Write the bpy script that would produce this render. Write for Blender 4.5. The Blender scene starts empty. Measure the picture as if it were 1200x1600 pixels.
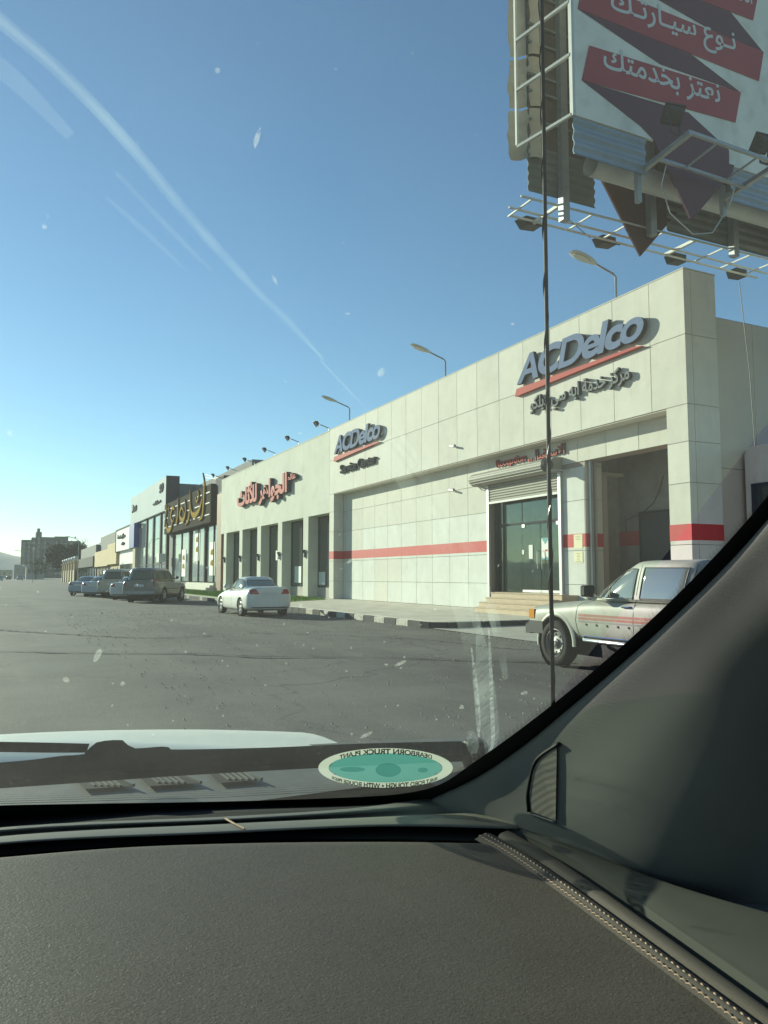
import bpy, bmesh, math, random
from math import radians as R, sin, cos, tan, pi, atan, atan2, sqrt, hypot
from mathutils import Vector, Matrix, Euler
from mathutils.bvhtree import BVHTree
from mathutils.geometry import tessellate_polygon
random.seed(7)
SC = bpy.context.scene
COL = SC.collection

# ------------------------------------------------------------------ camera, sky, sun, exposure
# world frame: +Y along the street, +X towards the shop fronts, Z up, phone at (0, 0, CH)
CH = 1.45
FPX = 1202.0
PITCH = atan(100 / 1202.0)
YAW = atan(582 / 1206.0)
cam = bpy.data.cameras.new('camera')
cam.sensor_fit = 'VERTICAL'; cam.sensor_height = 36; cam.lens = FPX / 1600 * 36
cam.clip_start = 0.02; cam.clip_end = 9000
cam.dof.use_dof = True; cam.dof.focus_distance = 18.0; cam.dof.aperture_fstop = 48
camo = bpy.data.objects.new('camera', cam); COL.objects.link(camo)
camo.location = (0, 0, CH); camo.rotation_euler = (R(90) + PITCH, 0, -YAW)
SC.camera = camo

SUN_EL = R(16.5)
SUN_DIR = Vector((-0.42, 0.907, 0)).normalized() * cos(SUN_EL) + Vector((0, 0, sin(SUN_EL)))   # towards the sun
world = bpy.data.worlds.new('World'); SC.world = world; world.use_nodes = True
wn = world.node_tree
bg = wn.nodes['Background']; bg.inputs[1].default_value = 0.10
sky = wn.nodes.new('ShaderNodeTexSky'); sky.sky_type = 'NISHITA'; sky.sun_disc = False
sky.sun_elevation = SUN_EL
sky.sun_rotation = atan2(SUN_DIR.x, SUN_DIR.y)
sky.air_density = 1.0; sky.dust_density = 0.1; sky.ozone_density = 4.0; sky.altitude = 0
wn.links.new(sky.outputs[0], bg.inputs[0])
sun = bpy.data.lights.new('sun', 'SUN'); sun.energy = 5.0; sun.angle = R(0.53); sun.color = (1.0, 0.94, 0.80)
suno = bpy.data.objects.new('sun', sun); COL.objects.link(suno)
suno.rotation_euler = SUN_DIR.to_track_quat('Z', 'Y').to_euler(); suno.location = (-20, 40, 30)
SC.view_settings.view_transform = 'Standard'; SC.view_settings.look = 'None'
SC.view_settings.exposure = 0.70; SC.view_settings.gamma = 1.0; SC.view_settings.use_curve_mapping = False
SC.cycles.transparent_max_bounces = 16
SC.cycles.max_bounces = 7; SC.cycles.volume_bounces = 0
HAZE = 0.00015

# ------------------------------------------------------------------ pixel -> place helpers (measuring the photograph)
def ray(x, y):
    r = x - 600.; u = 800. - y
    f = FPX * cos(PITCH) - u * sin(PITCH); z = FPX * sin(PITCH) + u * cos(PITCH)
    return Vector((r * cos(YAW) + f * sin(YAW), -r * sin(YAW) + f * cos(YAW), z))
def on(x, y, ax, val):
    d = ray(x, y); i = 'XYZ'.index(ax); o = Vector((0, 0, CH))
    return o + d * ((val - o[i]) / d[i])

# ------------------------------------------------------------------ materials
def add_streaks(m, col=(.30, .27, .22), amt=.20):
    nt = m.node_tree; b = nt.nodes['Principled BSDF']; lk = b.inputs['Base Color'].links[0].from_socket
    g = nt.nodes.new('ShaderNodeNewGeometry'); mp = nt.nodes.new('ShaderNodeMapping'); mp.inputs['Scale'].default_value = (2.2, 2.2, .22); nt.links.new(g.outputs['Position'], mp.inputs[0])
    n = nt.nodes.new('ShaderNodeTexNoise'); n.inputs['Scale'].default_value = 1.6; n.inputs['Detail'].default_value = 9; n.inputs['Roughness'].default_value = .7; nt.links.new(mp.outputs[0], n.inputs[0])
    r = nt.nodes.new('ShaderNodeMapRange'); r.inputs[1].default_value = .52; r.inputs[2].default_value = .78; r.inputs[4].default_value = amt; nt.links.new(n.outputs[0], r.inputs[0])
    x = nt.nodes.new('ShaderNodeMix'); x.data_type = 'RGBA'; x.inputs['B'].default_value = (*col, 1); nt.links.new(lk, x.inputs['A']); nt.links.new(r.outputs[0], x.inputs['Factor']); nt.links.new(x.outputs['Result'], b.inputs['Base Color'])

def mat(name, col, rough=.7, metal=0., spec=.22, var=0., vscale=3., bump=0., bscale=40., col2=None, coat=0., emit=None, dirt=None, stretch=None):
    m = bpy.data.materials.new(name); m.use_nodes = True
    nt = m.node_tree; b = nt.nodes['Principled BSDF']
    b.inputs['Base Color'].default_value = (*col, 1); b.inputs['Roughness'].default_value = rough
    b.inputs['Metallic'].default_value = metal; b.inputs['Specular IOR Level'].default_value = spec
    if coat: b.inputs['Coat Weight'].default_value = coat; b.inputs['Coat Roughness'].default_value = .08
    tc = nt.nodes.new('ShaderNodeNewGeometry')
    src = tc.outputs['Position']
    if stretch:
        mp = nt.nodes.new('ShaderNodeMapping'); mp.inputs['Scale'].default_value = stretch
        nt.links.new(src, mp.inputs[0]); src = mp.outputs[0]
    if var or col2:
        n = nt.nodes.new('ShaderNodeTexNoise'); n.inputs['Scale'].default_value = vscale
        n.inputs['Detail'].default_value = 8; n.inputs['Roughness'].default_value = .65
        nt.links.new(src, n.inputs[0])
        rp = nt.nodes.new('ShaderNodeMapRange'); rp.inputs[1].default_value = .32; rp.inputs[2].default_value = .68
        nt.links.new(n.outputs[0], rp.inputs[0])
        mx = nt.nodes.new('ShaderNodeMix'); mx.data_type = 'RGBA'
        c2 = col2 or tuple(c * (1 - var) for c in col)
        mx.inputs['A'].default_value = (*c2, 1); mx.inputs['B'].default_value = (*col, 1)
        nt.links.new(rp.outputs[0], mx.inputs['Factor'])
        out = mx.outputs['Result']
        if dirt:
            n2 = nt.nodes.new('ShaderNodeTexNoise'); n2.inputs['Scale'].default_value = dirt[1]; n2.inputs['Detail'].default_value = 10
            nt.links.new(src, n2.inputs[0])
            r2 = nt.nodes.new('ShaderNodeMapRange'); r2.inputs[1].default_value = .5; r2.inputs[2].default_value = .75; r2.inputs[4].default_value = dirt[2]
            nt.links.new(n2.outputs[0], r2.inputs[0])
            m2 = nt.nodes.new('ShaderNodeMix'); m2.data_type = 'RGBA'; m2.inputs['B'].default_value = (*dirt[0], 1)
            nt.links.new(out, m2.inputs['A']); nt.links.new(r2.outputs[0], m2.inputs['Factor']); out = m2.outputs['Result']
        nt.links.new(out, b.inputs['Base Color'])
    if bump:
        n = nt.nodes.new('ShaderNodeTexNoise'); n.inputs['Scale'].default_value = bscale; n.inputs['Detail'].default_value = 6
        nt.links.new(src, n.inputs[0])
        bp = nt.nodes.new('ShaderNodeBump'); bp.inputs['Strength'].default_value = bump; bp.inputs['Distance'].default_value = .35 / bscale
        nt.links.new(n.outputs[0], bp.inputs['Height']); nt.links.new(bp.outputs[0], b.inputs['Normal'])
    return m

M = {}
M['panel'] = mat('cladding', (.62, .60, .53), .75, spec=.15, var=.10, vscale=.7, dirt=((.42, .40, .35), 2.6, .22), bump=.03, bscale=3)
M['panel2'] = mat('cladding_tone', (.59, .57, .50), .75, spec=.15, var=.12, vscale=.9, dirt=((.42, .40, .35), 2.1, .25), bump=.03, bscale=3)
M['panel_low'] = mat('cladding_low', (.61, .62, .57), .7, spec=.18, var=.12, vscale=.8, dirt=((.46, .45, .42), 1.7, .4), bump=.03, bscale=3)
M['tan_panel'] = mat('tan_cladding', (.50, .45, .37), .55, var=.12, vscale=.6)
M['joint'] = mat('joint', (.34, .27, .23), .9)
M['red'] = mat('red_film', (.50, .055, .055), .6, spec=.2, var=.15, vscale=5)
M['redsign'] = mat('red_lettering', (.44, .08, .07), .7, spec=.15, var=.1, vscale=2)
M['signside'] = mat('letter_side', (.07, .075, .085), .9, spec=.05)
M['steel_letter'] = mat('steel_letter', (.17, .22, .34), .85, spec=.08, var=.15, vscale=2)
M['grey_letter'] = mat('grey_letter', (.22, .23, .23), .95, spec=.03)
M['dark_letter'] = mat('dark_letter', (.05, .055, .06), .95, spec=.03)
M['plaster'] = mat('plaster', (.62, .60, .52), .85, var=.1, vscale=1.2, dirt=((.42, .38, .3), 3, .4), bump=.2, bscale=25)
M['jewel_wall'] = mat('cream_render', (.62, .62, .54), .85, spec=.1, var=.12, vscale=.35, dirt=((.44, .43, .36), 1.1, .45), bump=.15, bscale=20)
M['concrete'] = mat('concrete', (.44, .42, .36), .9, var=.25, vscale=1.5, bump=.3, bscale=60)
M['greywall'] = mat('grey_wall', (.20, .20, .20), .85, var=.2, vscale=.5)
M['darkwall'] = mat('dark_cladding', (.055, .06, .068), .8, spec=.1, var=.2, vscale=.8)
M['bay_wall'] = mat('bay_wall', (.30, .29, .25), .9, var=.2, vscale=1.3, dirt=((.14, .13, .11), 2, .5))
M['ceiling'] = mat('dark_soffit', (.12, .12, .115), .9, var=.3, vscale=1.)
M['black'] = mat('black_plastic', (.012, .012, .013), .55, bump=.2, bscale=300)
M['blackgloss'] = mat('black_gloss', (.01, .01, .011), .2)
M['rubber'] = mat('tyre_rubber', (.022, .021, .020), .85, var=.3, vscale=12, bump=.2, bscale=80)
M['steel'] = mat('galvanised_steel', (.42, .43, .42), .5, metal=.6, var=.2, vscale=6)
M['white_metal'] = mat('white_painted_metal', (.62, .62, .58), .45, var=.15, vscale=4)
M['alu'] = mat('aluminium', (.52, .53, .52), .38, metal=.55, var=.1, vscale=3)
M['chrome'] = mat('chrome', (.7, .7, .7), .12, metal=1.)
M['shutter'] = mat('shutter_paint', (.30, .29, .245), .6, var=.12, vscale=3)
M['stone_step'] = mat('beige_marble', (.55, .43, .30), .4, var=.2, vscale=3, stretch=(1, 1, 6))
M['pave'] = mat('paving', (.62, .58, .48), .65, var=.18, vscale=2, dirt=((.24, .21, .17), 1.3, .45), bump=.1, bscale=60)
M['kerb_w'] = mat('kerb_white', (.55, .53, .45), .85, var=.3, vscale=5, dirt=((.2, .18, .15), 7, .6), bump=.3, bscale=50)
M['kerb_b'] = mat('kerb_black', (.07, .07, .068), .85, var=.4, vscale=5, bump=.3, bscale=50)
M['grass'] = mat('grass', (.17, .30, .05), .9, var=.4, vscale=14)
M['paper'] = mat('paper', (.75, .70, .48), .8, var=.08, vscale=20)
M['print'] = mat('print_ink', (.25, .22, .15), .9)
M['white_face'] = mat('white_vinyl', (.84, .80, .70), .6, var=.12, vscale=1.2, dirt=((.42, .38, .3), 2.5, .4))
M['vinyl_red'] = mat('vinyl_red', (.38, .06, .085), .6, var=.1, vscale=2)
M['vinyl_dark'] = mat('vinyl_dark', (.11, .045, .075), .6, var=.12, vscale=3)
M['corr_blue'] = mat('corrugated_blue', (.30, .37, .42), .5, metal=.3, var=.2, vscale=2)
M['corr_grey'] = mat('corrugated_grey', (.20, .22, .20), .6, metal=.2, var=.25, vscale=2)
M['board_back'] = mat('board_back', (.13, .11, .09), .8, var=.3, vscale=4, dirt=((.05, .05, .045), 3, .6))
M['canvas'] = mat('torn_canvas', (.50, .44, .34), .8, var=.2, vscale=3)
M['lamp_glass'] = mat('lamp_glass', (.55, .53, .45), .2, spec=.6)
M['flood'] = mat('floodlight_case', (.05, .05, .05), .5)
M['gold'] = mat('gold_lettering', (.36, .23, .035), .9, spec=.03, metal=.0, var=.2, vscale=1)
M['gold_side'] = mat('gold_side', (.16, .11, .02), .5, metal=.3)
M['brown'] = mat('brown_cladding', (.20, .12, .07), .6, var=.2, vscale=1)
M['sign_grey'] = mat('sign_grey', (.062, .056, .048), .95, spec=.02, var=.15, vscale=.6)
M['sign_pale'] = mat('sign_pale', (.46, .52, .53), .8, spec=.1, var=.1, vscale=.3)
M['sign_white'] = mat('sign_white', (.62, .63, .60), .5, var=.06, vscale=1)
M['blue_panel'] = mat('blue_panel', (.03, .07, .28), .5, var=.1, vscale=1)
M['tan_wall'] = mat('tan_render', (.56, .44, .26), .85, var=.12, vscale=.4)
M['beige_wall'] = mat('beige_render', (.50, .43, .33), .9, var=.15, vscale=.4)
M['tower'] = mat('tower_concrete', (.05, .043, .036), .9, var=.25, vscale=.12)
M['hill'] = mat('hill_rock', (.22, .19, .16), 1., var=.3, vscale=.01)
M['poster'] = mat('poster', (.70, .72, .66), .6, var=.05, vscale=2)
M['teal'] = mat('teal_print', (.10, .30, .30), .6)
M['bark'] = mat('bark', (.09, .07, .05), .95, var=.3, vscale=8)
M['leaf'] = mat('dry_leaf', (.085, .075, .035), .85, var=.5, vscale=1.1)
M['leaf2'] = mat('green_leaf', (.05, .075, .025), .8, var=.5, vscale=1.3)
M['redlamp'] = mat('red_lamp', (.35, .015, .02), .15, coat=.5)
M['amber'] = mat('amber_lamp', (.65, .25, .02), .2, coat=.5)
M['clearlamp'] = mat('clear_lamp', (.6, .62, .6), .12, coat=.6)

for k_ in ('panel', 'panel2', 'panel_low', 'jewel_wall', 'red', 'tan_panel', 'plaster', 'white_face', 'board_back'): add_streaks(M[k_])

def glass_mat(name, tint=(.03, .035, .035), refl=.9, rough=.03, base=.06, through=.0, gcol=(.80, .85, .84)):
    """window glass: mirrors the street with Fresnel strength over a dark room behind it"""
    m = bpy.data.materials.new(name); m.use_nodes = True; nt = m.node_tree; nt.nodes.clear()
    o = nt.nodes.new('ShaderNodeOutputMaterial'); mx = nt.nodes.new('ShaderNodeMixShader')
    d = nt.nodes.new('ShaderNodeBsdfDiffuse'); d.inputs[0].default_value = (*tint, 1)
    g = nt.nodes.new('ShaderNodeBsdfGlossy'); g.inputs['Roughness'].default_value = rough; g.inputs[0].default_value = (*gcol, 1)
    fr = nt.nodes.new('ShaderNodeFresnel'); fr.inputs[0].default_value = 1.55
    ma = nt.nodes.new('ShaderNodeMath'); ma.operation = 'MULTIPLY_ADD'; ma.inputs[1].default_value = refl; ma.inputs[2].default_value = base
    nt.links.new(fr.outputs[0], ma.inputs[0]); nt.links.new(ma.outputs[0], mx.inputs[0])
    nsz = nt.nodes.new('ShaderNodeTexNoise'); nsz.inputs['Scale'].default_value = .8; nsz.inputs['Detail'].default_value = 2
    bp = nt.nodes.new('ShaderNodeBump'); bp.inputs['Strength'].default_value = .04; bp.inputs['Distance'].default_value = .1
    geo = nt.nodes.new('ShaderNodeNewGeometry'); nt.links.new(geo.outputs['Position'], nsz.inputs[0]); nt.links.new(nsz.outputs[0], bp.inputs['Height']); nt.links.new(bp.outputs[0], g.inputs['Normal'])
    if through:
        t = nt.nodes.new('ShaderNodeBsdfTransparent'); t.inputs[0].default_value = (.72, .80, .76, 1)
        m2 = nt.nodes.new('ShaderNodeMixShader'); m2.inputs[0].default_value = through
        nt.links.new(d.outputs[0], m2.inputs[1]); nt.links.new(t.outputs[0], m2.inputs[2]); src = m2.outputs[0]
    else: src = d.outputs[0]
    nt.links.new(src, mx.inputs[1]); nt.links.new(g.outputs[0], mx.inputs[2]); nt.links.new(mx.outputs[0], o.inputs[0])
    return m
M['glass'] = glass_mat('shop_glass', (.05, .06, .055), refl=1.0, base=.05)
M['glass_see'] = glass_mat('door_glass', (.05, .05, .045), refl=.36, base=.0, through=.92)
M['glass_pale'] = glass_mat('pale_shop_glass', (.22, .28, .27), refl=1.0, base=.15)
M['carglass'] = glass_mat('car_glass', (.14, .145, .115), refl=.42, base=.0, gcol=(.8, .77, .62))

def paint(name, col, rough=.35, dust=.25, dcol=(.38, .33, .26)):
    m = mat(name, col, rough, spec=.5, var=.08, vscale=2, coat=.5, dirt=(dcol, 3.0, dust))
    return m

# ------------------------------------------------------------------ object helpers
OFF = {}
def thing(name, label, cat, loc=(0, 0, 0), rotz=0., group=None, world_coords=False):
    o = bpy.data.objects.new(name, None); COL.objects.link(o)
    o.location = loc; o.rotation_euler = (0, 0, rotz); o['label'] = label; o['category'] = cat
    o.empty_display_size = .2
    if group: o['group'] = group
    OFF[o.name] = Vector(loc) if world_coords else Vector((0, 0, 0))
    return o
def tag(o, label, cat, group=None):
    o['label'] = label; o['category'] = cat
    if group: o['group'] = group
    return o

def relink(o, parent):
    COL.objects.link(o)
    if parent is not None:
        o.parent = parent
        if parent.name in OFF: OFF[o.name] = OFF[parent.name]

def build(vf, name, m, parent=None, smooth=False, kind=None, label=None, off=None):
    v, f = vf[0], vf[1]
    mi = vf[2] if len(vf) > 2 else None
    if off is None: off = OFF.get(parent.name, Vector((0, 0, 0))) if parent is not None else Vector((0, 0, 0))
    me = bpy.data.meshes.new(name)
    me.from_pydata([(a[0] - off.x, a[1] - off.y, a[2] - off.z) for a in v], [], f)
    me.update()
    for mm in (m if isinstance(m, (list, tuple)) else [m]): me.materials.append(mm)
    if mi: me.polygons.foreach_set('material_index', mi)
    if smooth: me.polygons.foreach_set('use_smooth', [True] * len(me.polygons))
    o = bpy.data.objects.new(name, me)
    relink(o, parent)
    if kind: o['kind'] = kind
    if label: o['label'] = label
    return o

class MB:
    def __init__(s): s.v = []; s.f = []; s.m = []; s.cur = 0
    def add(s, v, f):
        n = len(s.v); s.v += [tuple(a) for a in v]; s.f += [tuple(i + n for i in q) for q in f]; s.m += [s.cur] * len(f); return s
    def box(s, x0, x1, y0, y1, z0, z1):
        if x0 > x1: x0, x1 = x1, x0
        if y0 > y1: y0, y1 = y1, y0
        if z0 > z1: z0, z1 = z1, z0
        return s.add([(x0, y0, z0), (x1, y0, z0), (x1, y1, z0), (x0, y1, z0), (x0, y0, z1), (x1, y0, z1), (x1, y1, z1), (x0, y1, z1)],
                     [(0, 3, 2, 1), (4, 5, 6, 7), (0, 1, 5, 4), (1, 2, 6, 5), (2, 3, 7, 6), (3, 0, 4, 7)])
    def tube(s, pts, r, n=8, cap=True):
        pts = [Vector(p) for p in pts]; rs = r if isinstance(r, (list, tuple)) else [r] * len(pts)
        vs = []; fs = []
        up = None
        for i, p in enumerate(pts):
            d = (pts[min(i + 1, len(pts) - 1)] - pts[max(i - 1, 0)]).normalized()
            if up is None:
                up = Vector((0, 0, 1)) if abs(d.z) < .9 else Vector((1, 0, 0))
            a = d.cross(up).normalized(); b = a.cross(d).normalized(); up = b
            for k in range(n):
                t = 2 * pi * k / n; vs.append(p + (a * cos(t) + b * sin(t)) * rs[i])
        for i in range(len(pts) - 1):
            for k in range(n):
                fs.append((i * n + k, i * n + (k + 1) % n, (i + 1) * n + (k + 1) % n, (i + 1) * n + k))
        if cap: fs.append(tuple(range(n - 1, -1, -1))); fs.append(tuple((len(pts) - 1) * n + k for k in range(n)))
        return s.add(vs, fs)
    def bar(s, a, b, w, h=None):
        """square bar from a to b"""
        a = Vector(a); b = Vector(b); h = h or w; d = (b - a).normalized()
        up = Vector((0, 0, 1)) if abs(d.z) < .9 else Vector((1, 0, 0))
        x = d.cross(up).normalized() * w / 2; y = x.cross(d).normalized() * h / 2
        vs = [p + sx * x + sy * y for p in (a, b) for sx, sy in ((-1, -1), (1, -1), (1, 1), (-1, 1))]
        return s.add(vs, [(0, 1, 2, 3), (7, 6, 5, 4), (0, 4, 5, 1), (1, 5, 6, 2), (2, 6, 7, 3), (3, 7, 4, 0)])
    def lathe(s, prof, center, axis='Y', n=24):
        """prof: (radius, along)"""
        vs = []; fs = []; c = Vector(center)
        for r, a in prof:
            for k in range(n):
                t = 2 * pi * k / n
                if axis == 'Y': vs.append(c + Vector((r * cos(t), a, r * sin(t))))
                elif axis == 'X': vs.append(c + Vector((a, r * cos(t), r * sin(t))))
                else: vs.append(c + Vector((r * cos(t), r * sin(t), a)))
        for i in range(len(prof) - 1):
            for k in range(n): fs.append((i * n + k, i * n + (k + 1) % n, (i + 1) * n + (k + 1) % n, (i + 1) * n + k))
        return s.add(vs, fs)
    def prism(s, poly, fn, t0, t1):
        """poly 2D; fn(u,v,t)->3D ; extruded from t0 to t1"""
        n = len(poly)
        tri = tessellate_polygon([[Vector((a, b, 0)) for a, b in poly]])
        vs = [fn(a, b, t0) for a, b in poly] + [fn(a, b, t1) for a, b in poly]
        fs = [tuple(t) for t in tri] + [tuple(i + n for i in reversed(t)) for t in tri]
        fs += [(i, (i + 1) % n, n + (i + 1) % n, n + i) for i in range(n)]
        return s.add(vs, fs)
    def build(s, name, m, parent=None, **k): return build((s.v, s.f, s.m if isinstance(m, (list, tuple)) else None), name, m, parent, **k)

_cache = {}
def panel(name, size, center, m, parent, bev=.004):
    """one cladding panel, tile or kerbstone: shared box mesh with softened edges, placed at its world centre"""
    key = (round(size[0], 3), round(size[1], 3), round(size[2], 3), m.name, bev)
    if key not in _cache:
        bm = bmesh.new(); bmesh.ops.create_cube(bm, size=1)
        bmesh.ops.scale(bm, vec=size, verts=bm.verts)
        if bev: bmesh.ops.bevel(bm, geom=bm.edges[:], offset=bev, segments=1, affect='EDGES')
        me = bpy.data.meshes.new(name); bm.to_mesh(me); bm.free(); me.materials.append(m); _cache[key] = me
    o = bpy.data.objects.new(name, _cache[key]); relink(o, parent)
    off = OFF.get(parent.name, Vector((0, 0, 0))) if parent is not None else Vector((0, 0, 0))
    o.location = Vector(center) - off
    return o

def wall_panels(parent, plane, v, us, zs, m, thick=.03, gap=.014, alt=None, sign=-1, name='panel'):
    """panels on plane X=v (us are Y) or Y=v (us are X); they stand proud towards sign"""
    for i in range(len(us) - 1):
        for j in range(len(zs) - 1):
            a, b = us[i], us[i + 1]; c, d = zs[j], zs[j + 1]
            w = abs(b - a) - gap; h = d - c - gap
            mm = alt if alt and random.random() < .3 else m
            jit = random.uniform(-.002, .002)
            if plane == 'X': panel(name, (thick, w, h), (v + sign * (thick / 2 + jit), (a + b) / 2, (c + d) / 2), mm, parent)
            else: panel(name, (w, thick, h), ((a + b) / 2, v + sign * (thick / 2 + jit), (c + d) / 2), mm, parent)

def catmull(P, n):
    out = []
    for i in range(len(P) - 1):
        p0 = P[max(i - 1, 0)]; p1 = P[i]; p2 = P[i + 1]; p3 = P[min(i + 2, len(P) - 1)]
        for k in range(n):
            t = k / n
            out.append(tuple(.5 * ((2 * b) + (-a + c) * t + (2 * a - 5 * b + 4 * c - d) * t * t + (-a + 3 * b - 3 * c + d) * t ** 3) for a, b, c, d in zip(p0, p1, p2, p3)))
    out.append(tuple(P[-1])); return out
def resample(P, n):
    P = [Vector(p) for p in P]; L = [0]
    for a, b in zip(P, P[1:]): L.append(L[-1] + (b - a).length)
    out = []; j = 0
    for i in range(n):
        t = L[-1] * i / (n - 1)
        while j < len(L) - 2 and L[j + 1] < t: j += 1
        u = (t - L[j]) / max(1e-9, L[j + 1] - L[j]); out.append(P[j].lerp(P[j + 1], min(1, u)))
    return out
def loft(rows, nu=40, sub=6):
    """rows: polylines of 3D points; smooth surface through them"""
    rr = [resample(catmull(r, 8), nu) for r in rows]
    cols = [catmull([tuple(r[i]) for r in rr], sub) for i in range(nu)]
    nv = len(cols[0]); vs = []; fs = []
    for c in cols: vs += c
    for i in range(nu - 1):
        for j in range(nv - 1): fs.append((i * nv + j, (i + 1) * nv + j, (i + 1) * nv + j + 1, i * nv + j + 1))
    return vs, fs

# ------------------------------------------------------------------ lettering
FORMS = {'ا': (0xFE8D, 0xFE8E, 0, 0), 'أ': (0xFE83, 0xFE84, 0, 0), 'ب': (0xFE8F, 0xFE90, 0xFE91, 0xFE92), 'ت': (0xFE95, 0xFE96, 0xFE97, 0xFE98), 'ث': (0xFE99, 0xFE9A, 0xFE9B, 0xFE9C),
         'ج': (0xFE9D, 0xFE9E, 0xFE9F, 0xFEA0), 'خ': (0xFEA5, 0xFEA6, 0xFEA7, 0xFEA8), 'د': (0xFEA9, 0xFEAA, 0, 0), 'ر': (0xFEAD, 0xFEAE, 0, 0), 'ز': (0xFEAF, 0xFEB0, 0, 0),
         'س': (0xFEB1, 0xFEB2, 0xFEB3, 0xFEB4), 'ش': (0xFEB5, 0xFEB6, 0xFEB7, 0xFEB8), 'ع': (0xFEC9, 0xFECA, 0xFECB, 0xFECC), 'ق': (0xFED5, 0xFED6, 0xFED7, 0xFED8), 'ك': (0xFED9, 0xFEDA, 0xFEDB, 0xFEDC),
         'ل': (0xFEDD, 0xFEDE, 0xFEDF, 0xFEE0), 'م': (0xFEE1, 0xFEE2, 0xFEE3, 0xFEE4), 'ن': (0xFEE5, 0xFEE6, 0xFEE7, 0xFEE8), 'ه': (0xFEE9, 0xFEEA, 0xFEEB, 0xFEEC), 'و': (0xFEED, 0xFEEE, 0, 0),
         'ي': (0xFEF1, 0xFEF2, 0xFEF3, 0xFEF4), 'ة': (0xFE93, 0xFE94, 0, 0), 'ف': (0xFED1, 0xFED2, 0xFED3, 0xFED4), 'ر': (0xFEAD, 0xFEAE, 0, 0), 'ـ': (0x640,) * 4}
def shape_ar(s):
    out = []
    for w in s.split(' '):
        r = []; i = 0; prev = False
        while i < len(w):
            c = w[i]
            if c == 'ل' and i + 1 < len(w) and w[i + 1] in 'اأ':
                base = 0xFEFB if w[i + 1] == 'ا' else 0xFEF7
                r.append(chr(base + (1 if prev else 0))); prev = False; i += 2; continue
            f = FORMS[c]; nx = i + 1 < len(w) and f[2]
            r.append(chr(f[(1 if prev else 0) + (2 if nx else 0)])); prev = bool(nx); i += 1
        out.append(''.join(reversed(r)))
    return ' '.join(reversed(out))
def area2(P): return sum(a[0] * b[1] - b[0] * a[1] for a, b in zip(P, P[1:] + P[:1])) / 2
def inside(p, P):
    c = False; n = len(P); j = n - 1
    for i in range(n):
        if (P[i][1] > p[1]) != (P[j][1] > p[1]) and p[0] < (P[j][0] - P[i][0]) * (p[1] - P[i][1]) / (P[j][1] - P[i][1]) + P[i][0]: c = not c
        j = i
    return c
def outlines(s, res=3, bold=0., spacing=1.):
    """outline loops of a text line grouped as [outer, hole, hole...], normalised to height 1 of its box"""
    c = bpy.data.curves.new('lettering_outline', 'FONT'); c.body = s; c.fill_mode = 'NONE'; c.resolution_u = res; c.space_character = spacing
    o = bpy.data.objects.new('lettering_outline', c); COL.objects.link(o)
    bpy.context.view_layer.update()
    me = bpy.data.meshes.new_from_object(o)
    vs = [tuple(v.co[:2]) for v in me.vertices]; nxt = {}
    for e in me.edges:
        nxt.setdefault(e.vertices[0], []).append(e.vertices[1]); nxt.setdefault(e.vertices[1], []).append(e.vertices[0])
    seen = set(); loops = []
    for a in range(len(vs)):
        if a in seen or a not in nxt: continue
        L = [a]; seen.add(a); cur = a; prv = None
        while True:
            cand = [b for b in nxt[cur] if b != prv]
            if not cand: break
            b = min(cand) if prv is None and len(L) == 1 and (a + 1) in cand and False else (a + 1 if (len(L) == 1 and a + 1 in cand) else cand[0])
            if b in seen: break
            L.append(b); seen.add(b); prv, cur = cur, b
        if len(L) > 2: loops.append([vs[i] for i in L])
    bpy.data.objects.remove(o); bpy.data.meshes.remove(me); bpy.data.curves.remove(c)
    def clean(P):
        Q = []
        for p in P:
            if not Q or hypot(p[0] - Q[-1][0], p[1] - Q[-1][1]) > 1e-4: Q.append(p)
        return Q
    loops = [clean(l) for l in loops]; loops = [l for l in loops if len(l) > 2 and abs(area2(l)) > 1e-5]
    big = max(loops, key=lambda l: abs(area2(l))); sg = 1 if area2(big) > 0 else -1
    outs = [l for l in loops if area2(l) * sg > 0]; holes = [l for l in loops if area2(l) * sg < 0]
    if bold:
        def fat(P, k):
            n = len(P); Q = []
            for i in range(n):
                a, p, b = P[i - 1], P[i], P[(i + 1) % n]
                d1 = Vector((p[0] - a[0], p[1] - a[1])); d2 = Vector((b[0] - p[0], b[1] - p[1]))
                d1.normalize(); d2.normalize()
                nn = Vector((d1.y + d2.y, -(d1.x + d2.x)))
                if nn.length < .3: nn = Vector((d1.y, -d1.x))
                nn.normalize(); q = min(1.25, 1 / max(.5, nn.dot(Vector((d1.y, -d1.x)))))
                Q.append((p[0] + nn.x * k * sg * q, p[1] + nn.y * k * sg * q))
            return Q
        outs = [fat(l, bold) for l in outs]
        holes = [h for h in (fat(l, bold * .45) for l in holes) if area2(h) * sg < 0]
    groups = []
    for ol in outs: groups.append([ol] + [h for h in holes if inside(h[0], ol)])
    return groups
def bounds(groups):
    xs = [p[0] for g in groups for p in g[0]]; ys = [p[1] for g in groups for p in g[0]]
    return min(xs), max(xs), min(ys), max(ys)
def fit(groups, w, h, shear=0.):
    x0, x1, y0, y1 = bounds(groups)
    if shear: groups = [[[(p[0] + (p[1] - y0) * shear, p[1]) for p in l] for l in g] for g in groups]; x0, x1, y0, y1 = bounds(groups)
    sx = w / (x1 - x0); sy = h / (y1 - y0)
    return [[[((p[0] - x0) * sx, (p[1] - y0) * sy) for p in l] for l in g] for g in groups]
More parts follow.
